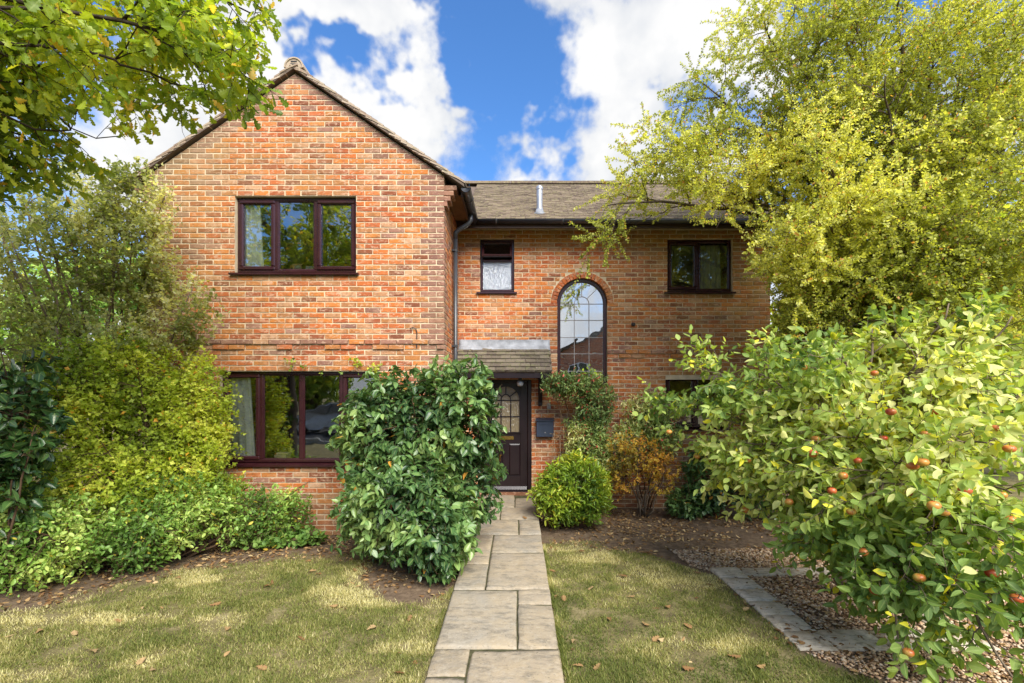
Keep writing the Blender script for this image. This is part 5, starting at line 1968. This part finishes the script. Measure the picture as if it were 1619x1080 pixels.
for (u, v, y) in [(1160, 775, 4.1), (1262, 598, 4.0), (1341, 778, 3.4), (1258, 803, 3.8), (1358, 712, 3.5), (1418, 700, 3.3), (1447, 730, 3.1), (1482, 812, 3.0), (1453, 794, 3.2), (1573, 766, 3.0), (1572, 806, 2.9),
                  (1611, 796, 2.8), (1336, 853, 3.5), (1431, 890, 3.1), (1532, 895, 2.9), (1400, 1032, 2.85), (1347, 784, 3.5), (1228, 793, 4.0), (1232, 806, 4.0), (1084, 703, 4.9), (1053, 708, 4.9), (1600, 1058, 2.6),
                  (1505, 610, 3.7), (1183, 700, 4.5), (1380, 590, 4.0), (1290, 668, 4.0), (1345, 920, 3.4), (1375, 700, 3.4), (1536, 680, 3.3), (1090, 720, 4.9), (1590, 850, 2.9), (1250, 700, 4.1), (1480, 660, 3.6), (1200, 740, 4.4), (1310, 730, 3.7), (1400, 760, 3.3), (1500, 740, 3.1), (1550, 720, 3.1), (1420, 830, 3.2), (1490, 880, 3.0), (1560, 920, 2.8), (1380, 640, 3.8), (1290, 760, 3.8), (1440, 680, 3.5), (1590, 680, 3.1)]:
    # each apple hangs from the nearest real twig, on the side towards the path
    du = np.hypot(an_u - u, an_v - v)
    cand = np.where((du < 26) & (anodes[:, 1] < y + .4))[0]
    kk = cand[np.argmin(anodes[cand, 1])] if len(cand) else int(np.argmin(du))
    o = put(bpy.data.objects.new('apple', apple_me), apple_tree)
    s_ = rng.uniform(.027, .036)
    ap = anodes[kk] - np.array([0, .075, s_ * 1.42])
    o.matrix_basis = Matrix.Translation(ap) @ Matrix.Rotation(rng.uniform(0, 6), 4, 'Z') @ Matrix.Rotation(rng.uniform(-.12, .12), 4, 'X') @ Matrix.Diagonal((s_, s_, s_ * rng.uniform(.85, 1.05), 1))
    st2 = bpy.data.objects.new('stalk', stalk_me)
    COL.objects.link(st2)
    st2.parent = o

# oak over the left of the picture; its trunk stands outside the frame
ob_ = (-6.2, 1.0, -.1)
ol = [([ob_, (-6.2, 1.0, 1.5), (-6.1, 1.0, 3.0), (-5.9, .9, 4.4), (-5.6, .6, 6.2), (-5.3, .2, 8.5)], .34, .14)]
for o_, tg, rr in [((-6.0, 1.0, 3.6), px(405, 130, 3.5), .07), ((-6.0, 1.0, 3.3), px(325, 150, 3.6), .06), ((-5.95, 1.0, 3.9), px(395, 20, 3.6), .07), ((-5.9, .9, 4.2), px(300, 60, 3.9), .06),
                   ((-6.0, 1.0, 3.3), px(200, 130, 4.1), .06), ((-6.0, 1.0, 3.2), px(190, 215, 4.0), .05), ((-6.0, 1.0, 3.0), px(80, 240, 4.2), .05), ((-6.0, 1.0, 3.4), px(60, 130, 4.2), .05), ((-5.95, 1.0, 4.0), px(150, 20, 4.2), .05),
                   ((-5.9, .9, 4.4), px(360, -60, 4.0), .07), ((-6.0, 1.0, 3.2), px(20, 330, 4.3), .045), ((-5.9, .9, 4.2), px(30, 30, 4.4), .05), ((-6.0, 1, 3.5), px(340, 120, 3.4), .05), ((-6.0, 1, 3.5), px(260, 20, 3.6), .05), ((-6.0, 1, 3.2), px(120, 180, 3.8), .05), ((-6.0, 1, 3.2), px(20, 60, 3.6), .05), ((-6.0, 1, 3.3), px(250, 120, 3.9), .05)]:
    o_, tg = np.array(o_), np.array(tg)
    jj = rng.normal(0, .14, (3, 3))
    ol.append(([o_, o_ * .72 + tg * .28 + np.array([.0, -.1, .30]) + jj[0], o_ * .4 + tg * .6 + np.array([0, 0, .30]) + jj[1], o_ * .12 + tg * .88 + np.array([0, 0, .12]) + jj[2], tg], rr * .42, .004))
tree('oak_tree', 'oak tree with lobed green leaves hanging into the upper left', ob_, ol,
     dict(n1=15, l1=.66, n2=8, l2=.24, grav=.16, s_min=.34, wob=.035), 7, .088, 'oak', L_oak, M_bark_oak, .05, singles=300, seed=23, tint_sc=2.0, droop=.3, jit=.6,
     cull=lambda P: (lambda u, v: (u > 445) | ((u > 300) & (v > 200)) | ((u > 170) & (v > 235)) | (v > 335))(*project(P)))
# the rest of the oak's crown, above and behind the viewpoint; the windows mirror it
ol2 = []
for o_, tg, rr in [((-5.7, .7, 5.2), (-7.9, 1.6, 7.2), .09), ((-5.5, .5, 6.6), (-4.2, -2.0, 8.6), .09), ((-5.5, .5, 6.9), (-6.8, -2.0, 9.0), .09), ((-5.8, .8, 4.6), (-7.6, -1.2, 5.6), .08),
                   ((-5.8, .8, 4.6), (-4.0, -1.4, 5.8), .08), ((-5.4, .3, 8.0), (-4.6, 1.4, 10.0), .09), ((-5.8, .8, 4.9), (-5.0, 1.2, 7.0), .08), ((-5.5, .5, 6.8), (-6.4, 2.4, 8.6), .08), ((-5.9, .9, 4.2), (-8.3, 1.5, 5.0), .08),
                   ((-5.9, .9, 4.2), (-6.6, -2.0, 4.6), .07)]:
    o_, tg = np.array(o_), np.array(tg)
    ol2.append(([o_, o_ * .65 + tg * .35 + np.array([.0, .0, .25]), o_ * .3 + tg * .7 + np.array([0, 0, .25]), tg], rr, .012))
oak = bpy.data.objects['oak_tree']
lines, ts, td, tl = grow(ol2, n1=12, l1=1.3, n2=7, l2=.42, grav=.12, s_min=.25)
part(oak, 'bough', tubes_mesh('bough', lines, M_bark), 'stuff')
P, Fr, sz = twig_leaves(ts, td, tl, 9, .13, droop=.25, jit=.6)
emit_leaves(oak, P, Fr, sz, clump_tint(P, 1.5, 24), 'lobed', L_oak, 'upper_crown')

# ------------------------------------------------------------------ garden floor
# stone edging round the apple tree
ed = empty('stone_edging', (2.1, 3.4, 0), 'square frame of pale grey stone edging round the apple tree', 'edging')
EX0, EX1, EY0, EY1, EW = 2.07, 3.55, 3.42, 5.02, .29
zedge = lambda y: 0.022
def edge_run(ax, a, b_, c0, c1, n_):
    e_ = np.linspace(a, b_, n_ + 1)
    for i in range(n_):
        if ax == 'y':
            slab_piece('edging_stone', c0, c1, e_[i], e_[i + 1], zedge, .05, M_edge, ed, 4, .002, .003)
        else:
            slab_piece('edging_stone', e_[i], e_[i + 1], c0, c1, zedge, .05, M_edge, ed, 4, .002, .003)
edge_run('y', EY0, EY1, EX0, EX0 + EW, 6)
edge_run('x', EX0 + EW, EX1, EY0, EY0 + EW, 3)
edge_run('x', EX0 + EW, EX1, EY1 - EW * .75, EY1, 3)
edge_run('y', EY0 + EW, EY1 - EW * .75, EX1 - EW * .8, EX1, 3)

# gravel: rounded stones over the apple bed and to its right
def stones(n_, xr, yr):
    x = rng.uniform(*xr, n_); y = rng.uniform(*yr, n_)
    g_ = gravel_mask(x, y) > .5
    onedge = ((x > EX0 - .01) & (x < EX1 + .01) & (y > EY0 - .01) & (y < EY1 + .01)) & ~((x > EX0 + EW) & (x < EX1 - EW * .8) & (y > EY0 + EW) & (y < EY1 - EW * .75))
    k = g_ & ~onedge
    return x[k], y[k]


x, y = stones(34000, (1.9, 5.6), (2.3, 5.8))
N = len(x)
V0 = np.array([(1, 0, 0), (0, 1, 0), (-1, 0, 0), (0, -1, 0), (0, 0, 1), (0, 0, -1)], float)
V0 = np.concatenate([V0, norm(np.array([(1, 1, .7), (-1, 1, .7), (-1, -1, .7), (1, -1, .7)], float)) * .95])
F0 = np.array([(4, 0, 6), (4, 6, 1), (4, 1, 7), (4, 7, 2), (4, 2, 8), (4, 8, 3), (4, 3, 9), (4, 9, 0), (0, 5, 6), (6, 5, 1), (1, 5, 7), (7, 5, 2), (2, 5, 8), (8, 5, 3), (3, 5, 9), (9, 5, 0)])
sc = rng.uniform(.007, .017, N)[:, None] * np.stack([rng.uniform(.8, 1.4, N), rng.uniform(.8, 1.2, N), rng.uniform(.5, .8, N)], 1)
a = rng.uniform(0, 6.28, N)
L = V0[None] * sc[:, None] * rng.uniform(.85, 1.15, (N, len(V0), 1))
W = np.stack([L[..., 0] * np.cos(a)[:, None] - L[..., 1] * np.sin(a)[:, None], L[..., 0] * np.sin(a)[:, None] + L[..., 1] * np.cos(a)[:, None], L[..., 2]], -1)
W += np.stack([x, y, gz(x, y) + .004 + rng.uniform(0, .008, N)], 1)[:, None]
m, q = mat('gravel_stone')
tn = q.n('ShaderNodeAttribute', attribute_name='tint').outputs['Fac']
c = q.ramp(tn, [(0, (.16, .10, .06)), (.3, (.36, .21, .11)), (.6, (.52, .35, .20)), (.85, (.62, .50, .36)), (1, (.30, .22, .16))])
p = q.n('ShaderNodeBsdfPrincipled', i_Base_Color=c, i_Roughness=.75)
out(q, p.outputs[0])
T = F0[None] + (np.arange(N) * len(V0))[:, None, None]
o = put(bpy.data.objects.new('gravel', tri_mesh('gravel', W.reshape(-1, 3), T.reshape(-1, 3), m, attrs={'tint': np.repeat(rng.random(N), len(F0))}, smooth=True)))
o['kind'] = 'stuff'
o['label'] = 'pinkish brown gravel around the apple tree'

# mown lawn: single blades
x = np.concatenate([rng.uniform(-4.6, PX0 - .01, 230000), rng.uniform(PX1 + .01, 3.2, 180000)])
y = 2.75 + (6.2 - 2.75) * rng.random(len(x)) ** 1.35
lmv = lawn_mask(x, y)
tuft = fnoise(x, y, 9, 15) * .6 + fnoise(x, y, 3, 16) * .4
keep = (rng.random(len(x)) < lmv * np.clip(-.1 + 1.7 * tuft, .06, 1)) & (np.abs(x) < y * 1.2)
x, y, tuft = x[keep], y[keep], tuft[keep]
N = len(x)
hgt = rng.uniform(.008, .030, N) * (.55 + .9 * tuft)
az = rng.uniform(0, 6.28, N)
lean = rng.uniform(.1, .9, N) * hgt + rng.uniform(0, .022, N)
wd = rng.uniform(.0018, .0042, N)
ne = 9000                                       # longer tufts that lean over the path edges
sgn_ = np.where(rng.random(ne) < .5, -1., 1.)
xe_ = np.where(sgn_ < 0, PX0, PX1) + sgn_ * rng.uniform(.004, .05, ne)
ye_ = rng.uniform(2.7, 5.9, ne)
ke = (rng.random(ne) < sstep(.35, .65, fnoise(xe_ * 2, ye_, 5, 33))) & ~((xe_ < 0) & (ye_ > 4.5))
xe_, ye_, sgn_ = xe_[ke], ye_[ke], sgn_[ke]
n2_ = len(xe_)
x = np.concatenate([x, xe_]); y = np.concatenate([y, ye_])
hgt = np.concatenate([hgt, rng.uniform(.025, .06, n2_)])
az = np.concatenate([az, np.where(sgn_ < 0, 0, PI) + rng.normal(0, .8, n2_)])
lean = np.concatenate([lean, rng.uniform(.01, .05, n2_)])
wd = np.concatenate([wd, rng.uniform(.0018, .004, n2_)])
N += n2_
bx = np.stack([x, y, gz(x, y) - .002], 1)
sd = np.stack([-np.sin(az), np.cos(az), np.zeros(N)], 1) * wd[:, None]
ld = np.stack([np.cos(az) * lean, np.sin(az) * lean, hgt], 1)
V = np.stack([bx - sd, bx + sd, bx + ld], 1)
T = np.arange(N * 3).reshape(-1, 3)
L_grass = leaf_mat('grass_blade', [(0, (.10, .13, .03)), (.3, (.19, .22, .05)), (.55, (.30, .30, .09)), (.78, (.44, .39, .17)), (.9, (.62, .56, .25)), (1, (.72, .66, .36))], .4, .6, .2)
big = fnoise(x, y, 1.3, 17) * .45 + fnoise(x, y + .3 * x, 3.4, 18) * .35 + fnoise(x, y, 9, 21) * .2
dapple = sstep(.60, .72, fnoise(x * .8, y * 1.7, 1.5, 27) * .75 + fnoise(x, y, 6, 28) * .25)  # sun dapples painted into the blade colour as pale straw areas
tint = np.clip(.40 + 1.1 * (big - .5) + .40 * dapple + rng.normal(0, .22, N), 0, 1)
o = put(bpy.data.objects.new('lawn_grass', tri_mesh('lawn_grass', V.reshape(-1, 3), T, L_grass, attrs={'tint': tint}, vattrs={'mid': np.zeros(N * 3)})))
o['kind'] = 'stuff'
o['label'] = 'short thin mown grass in green and straw, sun dapples painted as pale patches'

# fallen leaves
def litter(x, y, size, lift=.012):
    N = len(x)
    P = np.stack([x, y, gz(x, y) + rng.uniform(.004, .004 + lift, N)], 1)
    a = rng.uniform(0, 6.28, N)
    ax = np.stack([np.cos(a), np.sin(a), rng.normal(0, .25, N)], 1)
    nr = np.stack([rng.normal(0, .35, N), rng.normal(0, .35, N), np.ones(N) * np.where(rng.random(N) < .5, 1, -1)], 1)
    return P, leaf_frames(P, ax, nr), size * rng.uniform(.6, 1.25, N)


n_ = 30000
x = rng.uniform(-5.4, 5.2, n_); y = rng.uniform(2.8, 8.1, n_)
bare = 1 - lawn_mask(x, y)
clus = fnoise(x, y, 2.4, 19) * .7 + fnoise(x, y, 8, 20) * .3
inside = ((x < GXR) & (y > FY - .02)) | ((x > PX0 - .02) & (x < PX1 + .02)) | (y > RY - .05)
dens = bare * np.where(gravel_mask(x, y) > .5, .95, .65) * sstep(.25, .62, clus) + (1 - bare) * .006
# drift along the path edge
dens += .10 * ((x > PX1) & (x < PX1 + .09)) * (1 - bare)
k = (rng.random(n_) < dens) & ~inside
P, Fr, sz = litter(x[k], y[k], .052)
o = put(bpy.data.objects.new('leaf_litter', leaves_mesh('leaf_litter', P, Fr, sz, rng.random(len(P)), 'ovate', L_dead)))
o['kind'] = 'stuff'
o['label'] = 'dry brown leaf litter on the beds and gravel'
V0, F0, mid = TPL['oak']
LV = [tri_mesh('fallen_leaf', V0, F0, L_dead, attrs={'tint': np.full(len(F0), (i + 2.5) / 8)}, vattrs={'mid': mid}, smooth=True) for i in range(6)]


def fallen(pts, label, group, zfn):
    for (u, v) in pts:
        Y = 740 * CAMZ / (v - 620)
        X = (u - 818) / 740 * Y
        o = put(bpy.data.objects.new('fallen_leaf', LV[rng.integers(6)]))
        s_ = rng.uniform(.075, .105)
        o.matrix_basis = Matrix.Translation((X, Y, float(zfn(X, Y)) + .022)) @ Matrix.Rotation(rng.uniform(0, 6.28), 4, 'Z') @ Matrix.Rotation(rng.uniform(-.35, .35) + (PI if rng.random() < .4 else 0), 4, 'X') @ Matrix.Diagonal((s_, s_, s_ * .9, 1))
        tag(o, label, 'fallen leaf', group)


fallen([(905, 1020), (1043, 1010), (965, 985), (880, 905), (1050, 1012), (978, 912), (892, 952), (1015, 985), (1185, 965), (1130, 930), (925, 870), (1010, 870), (1095, 905), (1060, 960), (950, 1050), (1150, 1040), (1100, 1060), (1210, 1055),
        (990, 945), (905, 1055), (1080, 990), (940, 930)], 'dry tan oak leaf lying on the lawn right of the path', 'fallen leaves on the right lawn', gz)
fallen([(285, 918), (240, 1060), (355, 995), (180, 985), (430, 930), (645, 985), (640, 1070), (520, 960), (120, 1010), (60, 1000), (330, 960), (470, 1010), (580, 1000), (230, 1045), (405, 1060), (150, 1040), (560, 900), (500, 905)],
       'dry tan oak leaf lying on the lawn left of the path', 'fallen leaves on the left lawn', gz)
fallen([(826, 828)], 'single brown leaf lying on the stone path', None, lambda x, y: pz(y) - .012)

# ------------------------------------------------------------------ what stands around: seen past the house and mirrored in its windows
def far_tree(label, base, lobes, n_tw, lmat, seed, leaf=.15, group=None):
    r_ = shrub('tree', label, 'tree', [base], lobes, n_tw, .55, 9, leaf, 'kite', lmat, M_bark, shell=.45, up_bias=.3, rand=.6, stems=9, droop=.15, old=.02, tint_sc=1.0, seed=seed, stem_r=.09, group=group, lname='crown', jit=.7)
    return r_


far_tree('leafy green tree far behind the pale variegated shrub at the left', (-10.5, 12, -.1), [((-10.5, 12, 3.6), (2.4, 1.8, 2.2), 3), ((-8.6, 12.5, 2.6), (1.5, 1.3, 1.8), 1.4), ((-12.5, 11.5, 2.4), (1.8, 1.5, 2.2), 1.5)], 2200, L_rose, 31)
far_tree('yellowish tree behind the hawthorn at the right edge', (9.6, 10.5, -.1), [((9.2, 10.5, 3.8), (2.0, 1.6, 2.6), 3), ((7.6, 11, 2.2), (1.3, 1.2, 2.0), 1.6), ((6.0, 9.7, 1.8), (1.15, .8, 2.2), 2.2), ((11.8, 10, 3.6), (2.0, 1.5, 3.2), 2)], 3200, L_yell, 32)
far_tree('round garden tree across the road mirrored in the lower window', (-11.5, -12.5, -.1), [((-11.5, -12.5, 3.4), (2.4, 2.0, 2.4), 3)], 900, L_fresh, 33, .2)
far_tree('tall tree across the road beside the opposite house', (-1.5, -17.5, -.1), [((-1.5, -17.5, 4.6), (2.2, 2.0, 3.4), 3)], 1000, L_oak, 34, .22)
far_tree('dark tree across the road mirrored beside the oak', (-17.5, -15.0, -.1), [((-17.5, -15, 4.5), (3.4, 2.5, 4.2), 3)], 1200, L_oak, 35, .25)

road = MB().box(-60, 60, -9.2, -4.2, -.25, .012).build('road', simple('asphalt', (.055, .055, .057), .9, .2, .4, 60))
road['kind'] = 'structure'
kerb = MB().box(-60, 60, -4.2, -4.05, -.25, .12, .01).box(-60, 60, -9.35, -9.2, -.25, .12, .01).build('kerb', simple('kerb_concrete', (.38, .37, .35), .9, .2))
kerb['kind'] = 'structure'

opp = empty('opposite_house', (6.5, -14, -.1), 'brick house across the road mirrored in the arched window', 'house')
MB().prism([(2.0, -.2), (11.0, -.2), (11.0, 3.9), (6.5, 6.6), (2.0, 3.9)], -22, -14).build('wall', M_plainbrick, opp)
for sg in (-1, 1):
    MB().prism([(6.5, 6.62), (6.5 + sg * 4.9, 3.68), (6.5 + sg * 4.9, 3.83), (6.5, 6.78)], -22.3, -13.7).build('roof', M_tile, opp)
for (wx, wz, ww, wh) in ((3.2, .9, 1.6, 1.3), (8.4, .9, 1.6, 1.3), (3.4, 2.65, 1.2, 1.1), (8.5, 2.65, 1.2, 1.1)):
    mb = MB()
    bars(mb, wx, wx + ww, wz, wz + wh, .07, -14.0, -13.93, .01)
    mb.box(wx + ww / 2 - .03, wx + ww / 2 + .03, -13.99, -13.94, wz + .06, wz + wh - .06)
    w_ = mb.build('window', M_white, opp)
    MB().box(wx + .06, wx + ww - .06, -13.99, -13.97, wz + .06, wz + wh - .06).build('pane', simple('far_pane', (.03, .035, .04), .08, .6), w_)
MB().box(6.0, 6.95, -14.0, -13.94, 0, 2.05, .01).build('door', M_door, opp)

M_tyre = simple('tyre', (.02, .02, .02), .85)
M_rim = simple('alloy', (.5, .5, .52), .3, .5, 0, 1, .1, 5, .9)
M_carglass = simple('car_glass', (.02, .025, .03), .05, .8)
M_lamp = simple('red_lamp', (.45, .02, .02), .2)


def car(x, y, col, label, L=4.1):
    e = empty('parked_car', (x, y, 0), label, 'car', 'cars parked across the road')
    paint = simple('car_paint', col, .2, .6, 0, 1, .05, 2)
    prof = [(-2.0, .35), (-2.05, .62), (-1.98, .86), (-1.15, .98), (-.55, 1.38), (.55, 1.46), (1.35, 1.38), (1.85, 1.0), (2.02, .85), (2.05, .45), (1.98, .30), (-1.9, .28)]
    V, F = [], []
    st = [(-.86, .86), (-.84, 1), (.84, 1), (.86, .86)]
    n_ = len(prof)
    for yy, k in ((-.78, 0), (-.86, 1), (.86, 1), (.78, 0)):
        for (px_, pz_) in prof:
            top = max(0, pz_ - .95) / .5
            V.append((x + px_ * (1 if k else .97), y + yy * (1 - .20 * top), pz_))
    for r_ in range(3):
        for i in range(n_):
            j = (i + 1) % n_
            F.append((r_ * n_ + i, r_ * n_ + j, (r_ + 1) * n_ + j, (r_ + 1) * n_ + i))
    F += [tuple(range(n_)), tuple(3 * n_ + i for i in range(n_ - 1, -1, -1))]
    body = MB().add(V, F).build('body', paint, e)
    for sy in (-1, 1):
        for (a, c_) in (((-.95, 1.0), (-.05, 1.0)), ((.03, 1.0), (1.35, 1.0))):
            x0, x1 = a[0], c_[0]
            t0 = -.5 if a[0] < -.5 else x0
            t1 = x1 if x1 < 1 else 1.15
            yl, yh = .868, .735
            MB().add([(x + x0, y + sy * yl, 1.0), (x + x1, y + sy * yl, 1.0), (x + t1, y + sy * yh, 1.33), (x + t0, y + sy * yh, 1.33), (x + x0, y + sy * (yl - .03), 1.0), (x + x1, y + sy * (yl - .03), 1.0), (x + t1, y + sy * (yh - .03), 1.33), (x + t0, y + sy * (yh - .03), 1.33)],
                     [(0, 1, 2, 3), (4, 7, 6, 5), (0, 4, 5, 1), (1, 5, 6, 2), (2, 6, 7, 3), (3, 7, 4, 0)]).build('side_window', M_carglass, body)
        for wx in (-1.28, 1.28):
            w_ = MB().tube([(x + wx, y + sy * .68, .31), (x + wx, y + sy * .87, .31)], .31, 20).build('wheel', M_tyre, e)
            MB().tube([(x + wx, y + sy * .86, .31), (x + wx, y + sy * .885, .31)], .2, 16).build('rim', M_rim, w_)
        MB().box(x + 1.9, x + 2.055, y + sy * .60, y + sy * .84, .78, .95, .02).build('tail_light', M_lamp, body)
        MB().box(x - 2.06, x - 1.9, y + sy * .55, y + sy * .84, .62, .78, .02).build('headlight', M_white, body)
    return e


car(-8.2, -7.9, (.55, .56, .58), 'silver hatchback parked across the road, mirrored in the lower window')
car(-13.2, -7.9, (.05, .07, .12), 'dark blue hatchback parked across the road behind the silver one')
